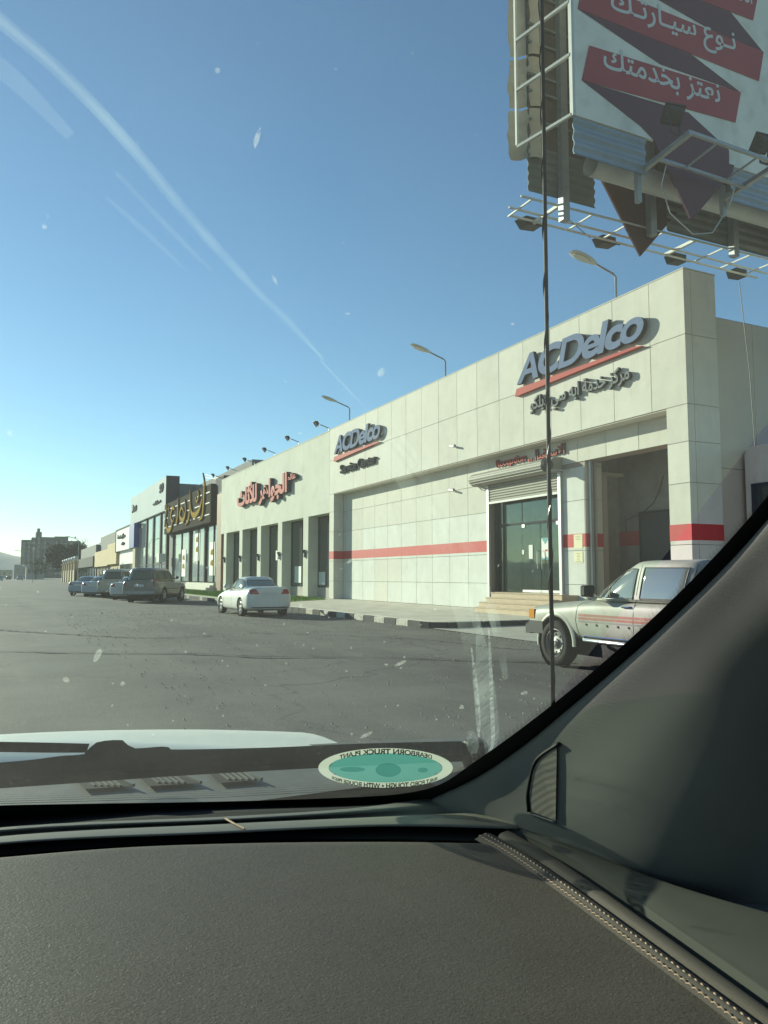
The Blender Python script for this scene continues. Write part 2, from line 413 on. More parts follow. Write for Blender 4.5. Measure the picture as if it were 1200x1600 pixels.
def glyph_mesh(mb, group, fn, t0, t1):
    """front face at t1 (material 0), side walls (material 1)"""
    tri = tessellate_polygon([[Vector((*p, 0)) for p in l] for l in group])
    pts = [p for l in group for p in l]; n = len(pts)
    vs = [fn(p[0], p[1], t1) for p in pts]
    mb.cur = 0; mb.add(vs, [tuple(t) for t in tri])
    if t0 is not None:
        mb.cur = 1; k = 0
        for l in group:
            m = len(l); a = [fn(p[0], p[1], t0) for p in l]; b = [fn(p[0], p[1], t1) for p in l]
            mb.add(a + b, [(i, (i + 1) % m, m + (i + 1) % m, m + i) for i in range(m)])
    mb.cur = 0
def lettering(groups, fn, depth, mats, parent, name='letter', off0=.02, one=False, step=.0012):
    if one: mb = MB()
    for i, g in enumerate(groups):
        if not one: mb = MB()
        glyph_mesh(mb, g, fn, off0, off0 + depth + (i % 5) * step)
        if not one: mb.build(name, mats, parent)
    if one: return mb.build(name, mats, parent)

# ------------------------------------------------------------------ ground, road, pavement
def asphalt():
    m = bpy.data.materials.new('asphalt'); m.use_nodes = True; nt = m.node_tree; b = nt.nodes['Principled BSDF']
    g = nt.nodes.new('ShaderNodeNewGeometry')
    def noise(sc, det=8, st=None, rough=.6):
        n = nt.nodes.new('ShaderNodeTexNoise'); n.inputs['Scale'].default_value = sc; n.inputs['Detail'].default_value = det; n.inputs['Roughness'].default_value = rough
        if st:
            mp = nt.nodes.new('ShaderNodeMapping'); mp.inputs['Scale'].default_value = st; nt.links.new(g.outputs['Position'], mp.inputs[0]); nt.links.new(mp.outputs[0], n.inputs[0])
        else: nt.links.new(g.outputs['Position'], n.inputs[0])
        return n.outputs[0]
    def rng(s, a, b2, c=0., d=1.):
        r = nt.nodes.new('ShaderNodeMapRange'); r.inputs[1].default_value = a; r.inputs[2].default_value = b2; r.inputs[3].default_value = c; r.inputs[4].default_value = d
        nt.links.new(s, r.inputs[0]); return r.outputs[0]
    def mix(a, bb, f):
        x = nt.nodes.new('ShaderNodeMix'); x.data_type = 'RGBA'
        for k, v in (('A', a), ('B', bb)):
            if isinstance(v, tuple): x.inputs[k].default_value = (*v, 1)
            else: nt.links.new(v, x.inputs[k])
        nt.links.new(f, x.inputs['Factor']); return x.outputs['Result']
    c = mix((.038, .037, .033), (.092, .088, .075), rng(noise(.35), .38, .62))
    c = mix(c, (.020, .020, .020), rng(noise(.5, 10, (.5, .07, 1), .7), .52, .62, 0, .85))     # tyre-darkened lanes
    c = mix(c, (.13, .12, .10), rng(noise(4, 10, None, .75), .56, .72, 0, .55))               # grit and dust
    c = mix(c, (.11, .10, .085), rng(noise(.9, 10, (1, .12, 1)), .50, .74, 0, .9))     # dust drifted along the street
    c = mix(c, (.028, .028, .028), rng(noise(.22, 8, (1.6, .5, 1)), .56, .70, 0, .8))   # oil and patched areas
    c = mix(c, (.20, .19, .17), rng(noise(60, 2), .58, .70, 0, .7))                    # aggregate
    nt.links.new(c, b.inputs['Base Color']); b.inputs['Roughness'].default_value = .85
    vo = nt.nodes.new('ShaderNodeTexVoronoi'); vo.feature = 'DISTANCE_TO_EDGE'; vo.inputs['Scale'].default_value = .22
    nz = nt.nodes.new('ShaderNodeTexNoise'); nz.inputs['Scale'].default_value = 1.2; nz.inputs['Detail'].default_value = 6
    nt.links.new(g.outputs['Position'], nz.inputs[0]); ad = nt.nodes.new('ShaderNodeVectorMath'); ad.operation = 'MULTIPLY_ADD'; ad.inputs[1].default_value = (1.6, 1.6, 0)
    nt.links.new(nz.outputs['Color'], ad.inputs[0]); nt.links.new(g.outputs['Position'], ad.inputs[2]); nt.links.new(ad.outputs[0], vo.inputs[0])
    crk = rng(vo.outputs['Distance'], .0, .008, 1, 0)
    c2 = mix(c, (.022, .022, .022), crk); nt.links.new(c2, b.inputs['Base Color'])
    bp = nt.nodes.new('ShaderNodeBump'); bp.inputs['Strength'].default_value = .5; bp.inputs['Distance'].default_value = .012
    nt.links.new(noise(45, 4), bp.inputs['Height']); nt.links.new(bp.outputs[0], b.inputs['Normal'])
    return m
M['asphalt'] = asphalt()
M['soil'] = mat('dry_ground', (.24, .20, .15), 1., var=.3, vscale=.02)

def sheet(name, pts, z, m, kind='structure'):
    o = build(([(x, y, z) for x, y in pts], [tuple(range(len(pts)))]), name, m); o['kind'] = kind; return o
sheet('ground', [(-2500, -600), (2500, -600), (2500, 2600), (-2500, 2600)], -.06, M['soil'])
NG = 60
vs = []; fs = []
for j in range(NG + 1):
    y = -60 + 960 * (j / NG) ** 2
    for i in range(13):
        x = -14 + 31 * i / 12.
        vs.append((x, y, -.015 + .012 * sin(x * .7 + y * .11) * (x < 9.9)))
for j in range(NG):
    for i in range(12): fs.append((j * 13 + i, j * 13 + i + 1, (j + 1) * 13 + i + 1, (j + 1) * 13 + i))
road = build((vs, fs), 'road', M['asphalt'], smooth=True); road['kind'] = 'structure'

# pavement slab in front of the shops, chamfered where it turns into the service drive
PX, PY = 10.62, 18.72
pv = MB()
poly = [(PX, 140), (PX, PY + .5), (PX + .12, PY + .15), (PX + .5, PY), (17.35, PY), (17.35, 20.2), (22, 20.2), (22, 140)]
pv.prism(poly, lambda a, b, t: (a, b, t), -.05, .13)
pav = pv.build('pavement', M['pave']); pav['kind'] = 'structure'
# large paving slabs you can tell apart close to the kerb
sl = 0
for i in range(4):
    for j in range(14):
        x0 = PX + .35 + i * 1.5; y0 = 19.15 + j * 1.5
        if x0 + 1.5 > 17: continue
        mm = M['pave']
        p = panel('paving_slab', (1.488, 1.488, .02), (x0 + .75, y0 + .75, .132 + random.uniform(-.0015, .0015)), mm, pav, .003)
ramp = build(([(10.5, -60, .0), (22, -60, .0), (22, 16.2, .02), (22, PY - .02, .06), (10.5, PY - .02, .012), (10.5, 15, .004)], [(0, 1, 2, 5), (5, 2, 3, 4)]), 'driveway', M['concrete']); ramp['kind'] = 'structure'

# kerbstones: painted black and white, then plain dark
kerb = thing('kerb', 'kerb of black and white painted stones turning the corner by the service drive', 'kerb', (10.5, 18.6, 0), world_coords=True)
y = PY + .55; k = 0
while y < 70:
    if y < 28.2: m = M['kerb_w'] if k % 2 else M['kerb_b']
    else: m = M['kerb_b'] if (k % 5) else M['concrete']
    panel('kerbstone', (.16, .775, .30), (10.53, y + .39, .02 + random.uniform(-.004, .004)), m, kerb, .02); y += .79; k += 1
for i in range(8):
    m = M['kerb_b']
    panel('kerbstone', (.775, .16, .28), (11.35 + i * .79, PY - .08 + random.uniform(-.006, .006), .02), m, kerb, .02)
for q, (a, r) in enumerate(((62, .18), (28, .42))):
    c = MB(); ca, sa = cos(R(a)), sin(R(a)); cx, cy = 10.66 + (.08 if q else 0) + r * .3, PY + .3 - q * .22
    c.bar((10.52 + q * .1, PY + .54 - q * .3, .02), (10.62 + q * .34, PY + .24 - q * .3 + .02, .02), .17, .29)
    c.build('kerbstone', M['kerb_b'], kerb)

def tar_seam(pts, w0, name='tar_seam'):
    P = resample(catmull([tuple(on(a, b, 'Z', .003)) for a, b in pts], 8), 60); rr = random.Random(len(pts)); vs = []
    for i, p in enumerate(P):
        d = (P[min(i + 1, 59)] - P[max(i - 1, 0)]).normalized(); n_ = Vector((-d.y, d.x, 0)); w_ = w0 * rr.uniform(.4, 1.3); j_ = n_ * rr.uniform(-.05, .05)
        vs += [tuple(p + n_ * w_ + j_), tuple(p - n_ * w_ + j_)]
    o = build((vs, [(2 * i, 2 * i + 1, 2 * i + 3, 2 * i + 2) for i in range(59)]), name, M['tar']); o['kind'] = 'structure'; return o
M['tar'] = mat('tar', (.018, .018, .018), .6, var=.3, vscale=6)
tar_seam([(-60, 1016), (120, 1020), (300, 1021), (420, 1026), (560, 1026), (700, 1030), (900, 1036)], .045)
tar_seam([(380, 988), (520, 992), (660, 999), (780, 1012), (900, 1018)], .03)
tar_seam([(-40, 982), (100, 990), (220, 996), (330, 992)], .05)
rd = random.Random(3); pb = MB()
for k in range(2600):
    x = rd.uniform(1.5, 10.4) if k % 3 else 10.4 - abs(rd.gauss(0, .35)); y = rd.uniform(3, 34); r_ = rd.uniform(.006, .02) * (1 + y * .02)
    c = Vector((x, y, .002)); pb.add([c + Vector((r_, 0, 0)), c + Vector((-r_ * .6, r_ * .8, 0)), c + Vector((-r_ * .5, -r_ * .8, 0)), c + Vector((rd.uniform(-.3, .3) * r_, rd.uniform(-.3, .3) * r_, r_ * .8))], [(0, 1, 3), (1, 2, 3), (2, 0, 3)])
o = pb.build('gravel', mat('grit', (.26, .24, .20), .95, var=.4, vscale=8)); o['kind'] = 'stuff'; o['label'] = 'loose grit and small stones scattered over the asphalt'
def grass_patch(name, poly, z, n, label):
    mb = MB(); xs = [p[0] for p in poly]; ys = [p[1] for p in poly]
    mb.prism(poly, lambda a, b, t: (a, b, t), z - .05, z + .02)
    k = 0
    while k < n:
        x = random.uniform(min(xs), max(xs)); y = random.uniform(min(ys), max(ys))
        if not inside((x, y), poly): continue
        k += 1; a = random.random() * 6.28; h = random.uniform(.06, .14); w = .018
        mb.add([(x - w * cos(a), y - w * sin(a), z), (x + w * cos(a), y + w * sin(a), z), (x + random.uniform(-.05, .05), y + random.uniform(-.05, .05), z + h)], [(0, 1, 2)])
    o = mb.build(name, M['grass']); o['kind'] = 'stuff'; o['label'] = label; return o
grass_patch('grass', [(11.6, 66), (11.6, 40), (12.4, 37.2), (15.8, 40.2), (16.5, 42.3), (16.5, 66)], .14, 16000, 'green lawn strip in front of the shop with white columns')
grass_patch('grass', [(10.9, 92), (10.9, 69), (15.4, 69), (15.4, 92)], .14, 9000, 'green lawn strip beside the stone steps under the gold sign')

# ------------------------------------------------------------------ service centre
FX = 16.7; RX = 17.3; Y0 = 15.25; Y1 = 42.0; ZT = 10.08
svc = thing('service_centre', 'long pale panelled service centre building with a red stripe and roof parapet', 'building', (FX, Y0, 0), world_coords=True)
w = MB()
w.box(FX + .032, 17.94, Y0 + .032, Y1, 6.2, ZT - .02)                 # parapet beam carrying the fascia
w.box(FX + .032, 17.94, Y0 + .032, 16.02, -.05, 6.2)                  # end pier
w.box(FX + .032, RX + .2, 41.32, Y1, .0, 6.2)                         # far pier
w.box(RX + .032, 17.9, 26.12, 41.32, .0, 6.2)                         # recessed wall
w.box(RX + .032, 17.9, 20.3, 26.12, 4.98, 6.2)                        # over the door
w.box(RX + .032, 17.9, 16.02, 20.3, 5.33, 6.2)                        # over the bay
w.box(RX + .032, 18.3, 20.3, 21.48, .0, 4.98)                         # pier between bay and door
w.build('wall', M['joint'], svc)
w = MB(); w.box(17.94, 45, 26.3, Y1, 0, 8.9); w.box(21, 45, Y0 + .1, 26.3, 0, 8.9); w.box(17.94, 21, Y0 + .1, 26.3, 6.0, 8.9); w.box(17.94, 24, Y0 + .1, Y0 + .4, 0, 6.0)
w.build('block', M['greywall'], svc)
ys = [Y0, 16.57, 18.12, 19.68, 21.24, 22.82, 24.39, 25.96]
while ys[-1] + 1.56 < Y1 - .5: ys.append(ys[-1] + 1.56)
ys[-1] = Y1
wall_panels(svc, 'X', FX + .03, ys, [6.22, 8.2, ZT], M['panel'], alt=M['panel2'], name='fascia_panel')
PZ = [.14, 1.16, 2.31, 4.02, 5.17, 6.22]
wall_panels(svc, 'X', FX + .03, [Y0, 16.03], PZ, M['panel'], alt=M['panel2'], name='wall_panel')
wall_panels(svc, 'X', FX + .03, [41.30, Y1], PZ, M['panel'], name='wall_panel')
RZ = [.14, 1.16, 2.31, 4.02, 5.17, 6.19]
ry = [26.12]
while ry[-1] + 1.55 < 41.0: ry.append(ry[-1] + 1.55)
ry[-1] = 41.3
wall_panels(svc, 'X', RX + .03, ry, RZ[:4], M['panel_low'], alt=M['panel'], name='wall_panel')
wall_panels(svc, 'X', RX + .03, ry, RZ[3:], M['panel'], alt=M['panel2'], name='wall_panel')
wall_panels(svc, 'X', RX + .03, [20.3, 21.48], RZ[:5], M['panel_low'], name='wall_panel')
wall_panels(svc, 'X', RX + .03, [16.03, 17.75, 19.2, 20.6, 22.1, 23.6, 24.9, 26.12], [5.33, 6.19], M['panel'], alt=M['panel2'], name='wall_panel')
wall_panels(svc, 'X', RX + .03, [21.48, 22.1, 23.6, 24.9, 26.12], [4.98, 5.31], M['panel'], name='wall_panel')
# faces turned to the street's near end
wall_panels(svc, 'Y', Y0 + .03, [FX + .0, FX + .26, 17.94], PZ[:-1] + [6.22, 8.2, ZT], M['panel'], name='return_panel')
wall_panels(svc, 'Y', Y0 + .1, [17.95, 19.5, 21.1, 22.7, 24.3], [.1, 4.5, 8.88], M['tan_panel'], name='side_panel')
wall_panels(svc, 'Y', 41.32, [FX, RX], [.14, 1.16, 2.31, 4.02, 5.17, 6.19], M['panel'], name='jamb_panel', gap=.012)
wall_panels(svc, 'Y', 20.3, [RX, 18.05], [.14, 2.31, 4.02, 5.17, 5.32], M['panel2'], name='jamb_panel')
s = MB(); s.box(FX + .02, RX + .03, 16.04, 41.29, 6.185, 6.2); s.build('soffit', M['plaster'], svc)
s = MB(); s.box(FX - .01, 17.96, Y0 - .01, Y1, ZT, ZT + .03); s.build('parapet_cap', M['panel2'], svc)
# red stripe, a strip per wall face
for a in ((FX - .006, FX + .0, Y0, 16.03), (FX - .006, FX, 41.3, Y1), (RX - .006, RX, 26.12, 41.29), (RX - .006, RX, 20.3, 21.48)):
    s = MB(); s.box(a[0], a[1], a[2], a[3], 2.43, 2.88); s.build('red_stripe', M['red'], svc)
for a in ((Y0 - .006, Y0, FX, 17.94), (41.283, 41.289, FX, RX), (20.263, 20.268, RX, 18.05)):
    s = MB(); s.box(a[2], a[3], a[0], a[1], 2.43, 2.88); s.build('red_stripe', M['red'], svc)
# service bay
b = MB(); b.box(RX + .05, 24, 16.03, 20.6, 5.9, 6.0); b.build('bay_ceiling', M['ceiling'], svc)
b = MB()
BWX = 19.6
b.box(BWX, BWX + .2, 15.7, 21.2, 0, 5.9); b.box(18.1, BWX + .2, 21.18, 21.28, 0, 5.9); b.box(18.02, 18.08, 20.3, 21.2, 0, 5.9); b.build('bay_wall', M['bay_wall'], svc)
b = MB(); b.box(BWX - .008, BWX, 20.12, 21.17, 2.52, 3.02); b.build('red_stripe', M['red'], svc)
b = MB(); b.box(BWX - .05, BWX - .01, 17.0, 20.1, .05, 3.6); dd = b.build('bay_door', M['darkwall'], svc)
b = MB()
for yy in (17.0, 18.52, 20.04): b.box(BWX - .09, BWX - .05, yy, yy + .07, .05, 3.66)
b.box(BWX - .088, BWX - .052, 17.0, 20.1, 3.58, 3.66); b.build('door_frame', M['black'], dd)
b = MB(); b.tube([(BWX - .03, y_, z_) for y_, z_ in ((20.8, 3.0), (20.8, 3.4), (20.5, 3.5), (20.0, 3.62), (19.5, 3.9), (19.2, 4.3), (19.0, 4.8))], .012, 5)
b.build('cable', M['black'], svc)
b = MB(); b.box(17.42, 17.52, 20.12, 20.22, .1, 5.32); b.box(17.60, 17.68, 20.14, 20.22, .1, 5.32); b.build('shutter_guide', M['alu'], svc)

# entrance: glass, doors, shutter, steps
ent = thing('entrance', 'glass reception entrance with raised grey roller shutter above beige marble steps', 'entrance', (17.5, 23.8, 0), world_coords=True)
DX = 17.62
SE = [24.15, 24.5, 24.7, 24.95]
for k in range(4):   # four marble steps, a pyramid on the left
    o = MB(); z1 = .14 + .165 * (k + 1); x0 = 15.35 + .42 * k
    o.box(x0, 17.98, 20.72 + .0 * k, SE[k], z1 - .165 + .001, z1)
    o.box(x0 - .025, x0 + .3, 20.72, SE[k] + .02, z1, z1 + .022)
    o.build('step', M['stone_step'], ent)
fl = MB(); fl.box(17.3, 20.5, 21.0, 26.1, .70, .82); fl.build('landing', M['stone_step'], ent)
fr = MB()
for yy in (21.52, 25.96): fr.box(DX - .1, DX + .04, yy - .04, yy + .04, .82, 4.98)
fr.box(DX - .03, DX + .03, 21.52, 25.96, 3.42, 3.50)
fr.build('frame', M['darkwall'], ent)
for a, b2, z0, z1 in ((24.3, 25.9, .84, 3.42), (21.58, 22.0, .84, 3.42), (21.58, 24.25, 3.5, 4.95), (24.3, 25.9, 3.5, 4.95)):
    g = MB(); g.box(DX - .006, DX + .006, a, b2, z0, z1); g.build('pane', M['glass_see'], ent)
for a, b2 in ((22.02, 23.12), (23.15, 24.27)):
    g = MB(); g.box(DX - .012, DX, a, b2, .86, 3.40); dr = g.build('door', M['glass_see'], ent)
    g = MB(); g.box(DX - .03, DX + .02, a, b2, .84, .93); g.build('bottom_rail', M['alu'], dr); g = MB(); g.box(DX - .03, DX + .02, b2 - .18 if a > 23 else a, b2 if a > 23 else a + .18, 3.3, 3.42); g.build('patch_fitting', M['alu'], dr)
    hy = a + .12 if a > 23 else b2 - .12
    g = MB(); g.tube([(DX - .0, hy, 1.7), (DX - .08, hy, 1.72), (DX - .09, hy, 1.9), (DX - .09, hy, 2.25), (DX - .08, hy, 2.36), (DX, hy, 2.38)], .018, 8); g.build('handle', M['chrome'], dr)
def sheetX(x, y0, y1, z0, z1, m, name, parent, t=.006):
    q = MB(); q.box(x - t, x, y0, y1, z0, z1); return q.build(name, m, parent)
p = sheetX(DX - .014, 23.62, 23.86, 2.1, 2.62, M['sign_white'], 'notice', ent)
p = sheetX(DX - .014, 24.16, 24.28, 2.28, 2.45, M['sign_white'], 'notice', ent)
for a in (22.62, 21.62):
    p = sheetX(DX - .014, a, a + .46, 2.05, 2.85, M['poster'], 'poster', ent)
    q = MB(); q.prism([(0, .8), (.23, .55), (.46, .8)], lambda u, v, t: (DX - .021 - t, a + u, 2.05 + v), 0, .002); q.build('poster_print', M['teal'], p)
    q = MB(); q.box(DX - .024, DX - .021, a + .1, a + .26, 2.35, 2.42); q.build('poster_print', M['red'], p)
    q = MB(); q.prism([(0, 0), (.46, 0), (.46, .1), (.3, .04), (.2, .12), (0, .05)], lambda u, v, t: (DX - .021 - t, a + u, 2.05 + v), 0, .002); q.build('poster_print', M['teal'], p)
# room behind the glass
rm = MB(); rm.box(20.4, 20.5, 21.3, 26.1, .7, 5); rm.box(17.9, 20.5, 26.1, 26.2, .7, 5); rm.box(17.9, 20.5, 21.3, 21.4, .7, 5); rm.box(17.9, 20.5, 20.9, 26.2, 5, 5.1)
rm.build('room', mat('room_plaster', (.55, .50, .40), .9, var=.1), ent)
rm = MB(); rm.box(19.2, 20.2, 23.7, 25.2, .82, 1.9); rm.box(19.5, 20.0, 21.8, 22.6, .82, 2.9); rm.build('counter', M['darkwall'], ent)
rm = MB(); rm.box(18.9, 19.0, 23.25, 24.25, .82, 3.4); rm.box(18.9, 19.0, 24.95, 25.4, .82, 4.6); rm.build('partition', mat('partition_tan', (.50, .46, .36), .9), ent)
rm = MB(); rm.box(18.6, 18.7, 21.6, 22.9, .82, 3.1); rm.build('inner_door', M['darkwall'], ent)
rm = MB(); rm.box(18.55, 18.6, 21.9, 22.6, 1.9, 2.4); rm.build('wall_notice', M['teal'], ent)
rm = MB(); rm.box(18.5, 18.9, 21.6, 23.2, .82, 1.25); rm.build('bench', M['shutter'], ent)
# roller shutter
sb = MB()
prof = [(0, 5.62), (-.36, 5.60), (-.50, 5.50), (-.54, 5.36), (-.50, 5.24), (-.42, 5.16), (-.3, 5.10), (0, 5.10)]
sb.prism(prof, lambda u, v, t: (RX + u, t, v), 21.42, 26.75)
sh = sb.build('shutter_box', M['shutter'], ent)
sb = MB()
for u, v in ((-.515, 5.45), (-.535, 5.36), (-.52, 5.27), (-.46, 5.185)): sb.box(RX + u - .014, RX + u + .02, 21.41, 26.76, v - .012, v + .012)
sb.build('rib', M['shutter'], sh)
sb = MB(); z = 5.1; k = 0
while z > 4.42:
    sb.prism([(-.05, z), (-.085, z - .03), (-.085, z - .075), (-.05, z - .10), (-.03, z - .1), (-.03, z)], lambda u, v, t: (RX + u, t, v), 21.6, 25.95); z -= .1; k += 1
cu = sb.build('shutter_curtain', M['shutter'], ent)
sb = MB(); sb.box(RX - .10, RX - .03, 21.6, 25.95, 4.33, 4.41); sb.build('bottom_rail', M['white_metal'], cu)
for yy in (21.50, 26.02):
    sb = MB(); sb.box(RX - .11, RX - .01, yy - .07, yy + .07, .16, 5.1); sb.build('guide_rail', M['alu'], ent)
sb = MB(); sb.bar((RX - .02, 26.5, 4.95), (RX - .4, 26.4, 5.15), .03); sb.bar((RX - .05, 26.05, 4.9), (RX - .42, 26.3, 5.15), .03); sb.build('bracket', M['steel'], ent)
# papers taped on the pier
for z0, z1 in ((2.37, 2.86), (1.9, 2.28)):
    q = sheetX(RX - .008, 20.44, 20.88, z0, z1, M['paper'], 'notice', None, .004)
    tag(q, 'yellowed paper notice taped over the red stripe beside the bay' if z0 > 2 else 'yellowed paper notice taped below the red stripe beside the bay', 'notice')
    tx = MB()
    for i in range(6 if z0 < 2 else 3):
        zz = z1 - .07 - i * .055; ln = random.uniform(.12, .3)
        tx.box(RX - .0145, RX - .0125, 20.66 - ln / 2, 20.66 + ln / 2, zz, zz + .012)
    tx.build('print', M['print'], q)

def floodlight_mesh(mb, c, aim, s=.2):
    """boxy floodlight: tapered case, bezel, yoke"""
    c = Vector(c); aim = Vector(aim).normalized(); up = Vector((0, 0, 1)); x = aim.cross(up).normalized(); y = x.cross(aim)
    def P(a, b, d): return c + x * a * s + y * b * s + aim * d * s
    v = [P(a, b, .35) for a, b in ((-1, -.8), (1, -.8), (1, .8), (-1, .8))] + [P(a, b, -.5) for a, b in ((-.5, -.4), (.5, -.4), (.5, .4), (-.5, .4))]
    mb.add(v, [(0, 1, 2, 3), (7, 6, 5, 4), (0, 4, 5, 1), (1, 5, 6, 2), (2, 6, 7, 3), (3, 7, 4, 0)])
    mb.bar(P(-1.08, .86, .35), P(1.08, .86, .35), s * .14); mb.bar(P(-1.08, -.86, .35), P(1.08, -.86, .35), s * .14)
    mb.bar(P(-1.02, -.86, .35), P(-1.02, .86, .35), s * .14); mb.bar(P(1.02, -.86, .35), P(1.02, .86, .35), s * .14)
    return P
fl0 = thing('floodlight', 'black floodlight on a steel bracket beside the roller shutter box', 'floodlight', (16.75, 21.35, 5.3), world_coords=True)
mb = MB(); mb.lathe([(.0, -.16), (.12, -.16), (.2, -.05), (.24, .08), (.24, .12), (.2, .12), (.16, .1), (0, .09)], (16.72, 21.5, 5.32), 'Y', 20); mb.build('lamp_case', M['flood'], fl0, smooth=False)
mb = MB(); mb.bar((17.28, 21.05, 5.1), (16.75, 21.35, 5.12), .035); mb.bar((17.28, 21.3, 4.95), (16.8, 21.35, 5.1), .025); mb.build('bracket', M['steel'], fl0)
def camera_thing(x, y, z, label):
    t = thing('security_camera', label, 'camera', (x, y, z), world_coords=True)
    mb = MB(); mb.box(x - .04, x, y - .05, y + .05, z - .05, z + .05); mb.bar((x - .03, y, z), (x - .16, y, z - .02), .03); mb.build('bracket', M['flood'], t)
    mb = MB(); mb.tube([(x - .14, y + .12, z - .0), (x - .18, y - .28, z - .09)], .045, 10); mb.build('lens_barrel', M['alu'], t)
camera_thing(RX, 28.85, 5.22, 'small bullet security camera on the recessed wall below the soffit')
camera_thing(FX, 27.75, 6.95, 'small bullet security camera on the fascia under the panel joint')

# ------------------------------------------------------------------ signs on the service centre
SX = FX
def Sfn(y0, z0, x=FX, slope=0.): return lambda u, v, t: (x - t, y0 - u, z0 + v + u * slope)
def brand_sign(y0, z0, w, h, under, label, lab2=None):
    t = thing('brand_sign', label, 'sign', (FX, y0, z0), world_coords=True)
    g = fit(outlines('ACDelco', 6, bold=.040, spacing=.93), w, h, shear=.22)
    lettering(g, Sfn(y0, z0), .14, [M['steel_letter'], M['signside']], t, off0=.06)
    s = MB()
    s.prism([(-.22, -.36), (-.10, -.10), (w - .5, -.13), (w - .15, -.20), (w * .5, -.27), (0, -.37)], Sfn(y0, z0), .02, .14)
    s.build('swoosh', M['redsign'], t)
    return t
brand_sign(22.95, 8.44, 6.35, 1.02, None, 'large grey ACDelco lettering over a red swoosh nearest the street corner'.replace('ACDelco', 'slanted Latin'))
brand_sign(40.85, 8.42, 6.2, 1.0, None, 'smaller looking grey slanted Latin lettering over a red swoosh at the far fascia end')
t = thing('fascia_sign', 'grey squared Arabic lettering under the large slanted sign', 'sign', (FX, 22.2, 7.2), world_coords=True)
g = fit(outlines(shape_ar('مركز خدمة ايه سي ديلكو'), 3, bold=.020), 4.95, .74)
lettering(g, Sfn(22.25, 7.12), .12, [M['grey_letter'], M['signside']], t, off0=.02)
t = thing('fascia_sign', 'dark Service Center lettering on the far end of the fascia', 'sign', (FX, 40.1, 7.2), world_coords=True)
g = fit(outlines('Service Center', 4, bold=.022, spacing=.95), 4.75, .50)
lettering(g, Sfn(40.1, 7.22), .12, [M['dark_letter'], M['signside']], t, off0=.02)
t = thing('reception_sign', 'red raised lettering in English and Arabic over the roller shutter', 'sign', (RX, 25.5, 5.7), world_coords=True)
g = fit(outlines('Reception', 4, bold=.010, spacing=.95), 2.0, .40)
lettering(g, Sfn(25.45, 5.66, RX), .06, [M['redsign'], M['signside']], t, off0=.02)
g = fit(outlines(shape_ar('الاستقبال'), 4, bold=.012), 1.95, .50)
lettering(g, Sfn(23.15, 5.60, RX), .06, [M['redsign'], M['signside']], t, off0=.02)
s = MB(); s.box(RX - .06, RX - .02, 23.25, 23.35, 5.70, 5.80); s.build('dot', M['redsign'], t)

# roof lamps
def street_head(t, base, z0, arm):
    """pole stub, bent arm and flat oval lantern reaching over the street"""
    x, y = base
    mb = MB(); mb.tube([(x, y, z0), (x, y, z0 + .95), (x - .08, y + .02, z0 + 1.05), (x - arm, y + .10, z0 + 1.30)], .035, 8); mb.build('pole', M['steel'], t, smooth=True)
    hd = MB(); c = Vector((x - arm - .42, y + .13, z0 + 1.42)); vs = []; fs = []
    ax = Vector((-1, .08, .30)).normalized(); sd = Vector((.08, 1, 0)).normalized(); up = ax.cross(sd)
    if up.z < 0: up = -up
    n = 14
    prof = [(-.52, .05, .03), (-.45, .09, .05), (-.25, .17, .08), (.0, .22, .09), (.28, .22, .075), (.45, .16, .05), (.52, .05, .02)]
    for a, wd, th in prof:
        for k in range(n):
            q = 2 * pi * k / n; vs.append(c + ax * a + sd * wd * cos(q) + up * (th * sin(q) if sin(q) > 0 else th * .35 * sin(q)))
    for i in range(len(prof) - 1):
        for k in range(n): fs.append((i * n + k, i * n + (k + 1) % n, (i + 1) * n + (k + 1) % n, (i + 1) * n + k))
    fs.append(tuple(range(n))); fs.append(tuple((len(prof) - 1) * n + k for k in reversed(range(n))))
    hd.add(vs, fs); h = hd.build('lamp_head', M['white_metal'], t, smooth=True)
    gl = MB(); gl.prism([(.30 * cos(k * pi / 8), .15 * sin(k * pi / 8)) for k in range(16)], lambda u, v, w_: c + ax * (u + .08) + sd * v + up * w_, -.06, -.03); gl.build('lens', M['lamp_glass'], h)
for i, (y, lab) in enumerate(((18.45, 'white oval street lantern on the roof edge above the corner sign'), (29.3, 'white oval street lantern on the roof above the middle of the fascia'), (40.2, 'white oval street lantern on the roof above the far slanted sign'))):
    t = thing('roof_lamp', lab, 'lamp', (17.2, y, ZT + .03), group='lanterns on the service centre roof', world_coords=True); street_head(t, (17.2, y), ZT + .02, .75)

# ------------------------------------------------------------------ jewel shop (furniture) next door
JY0, JY1 = 42.0, 68.1
jw = thing('furniture_shop', 'cream rendered furniture shop with white columns and red Arabic sign', 'building', (FX, JY0, 0), world_coords=True)
w = MB(); w.box(FX, 18.4, JY0 + .01, JY1, 5.17, 10.02); w.box(18.4, 45, JY0 + .01, JY1, 0, 9.6); w.build('wall', M['jewel_wall'], jw)
w = MB(); w.box(FX - .02, 18.42, JY0 + .02, JY1 + .02, 10.02, 10.07); w.build('parapet_cap', M['jewel_wall'], jw)
colY = [(42.0, 42.05), (45.57, 46.5), (50.78, 51.7), (55.8, 56.75), (60.95, 61.85), (66.1, 67.0), (67.4, 68.1)]
for a, b2 in colY[1:6]:
    w = MB(); w.box(FX + .004, 17.36, a, b2, .14, 5.17); c = w.build('column', M['jewel_wall'], jw)
    w = MB(); w.box(FX - .12, FX + .02, (a + b2) / 2 - .09, (a + b2) / 2 + .09, 2.62, 2.98); w.lathe([(.05, 0), (.12, .2)], (FX - .1, (a + b2) / 2, 2.9), 'Z', 10); w.build('wall_light', M['flood'], c)
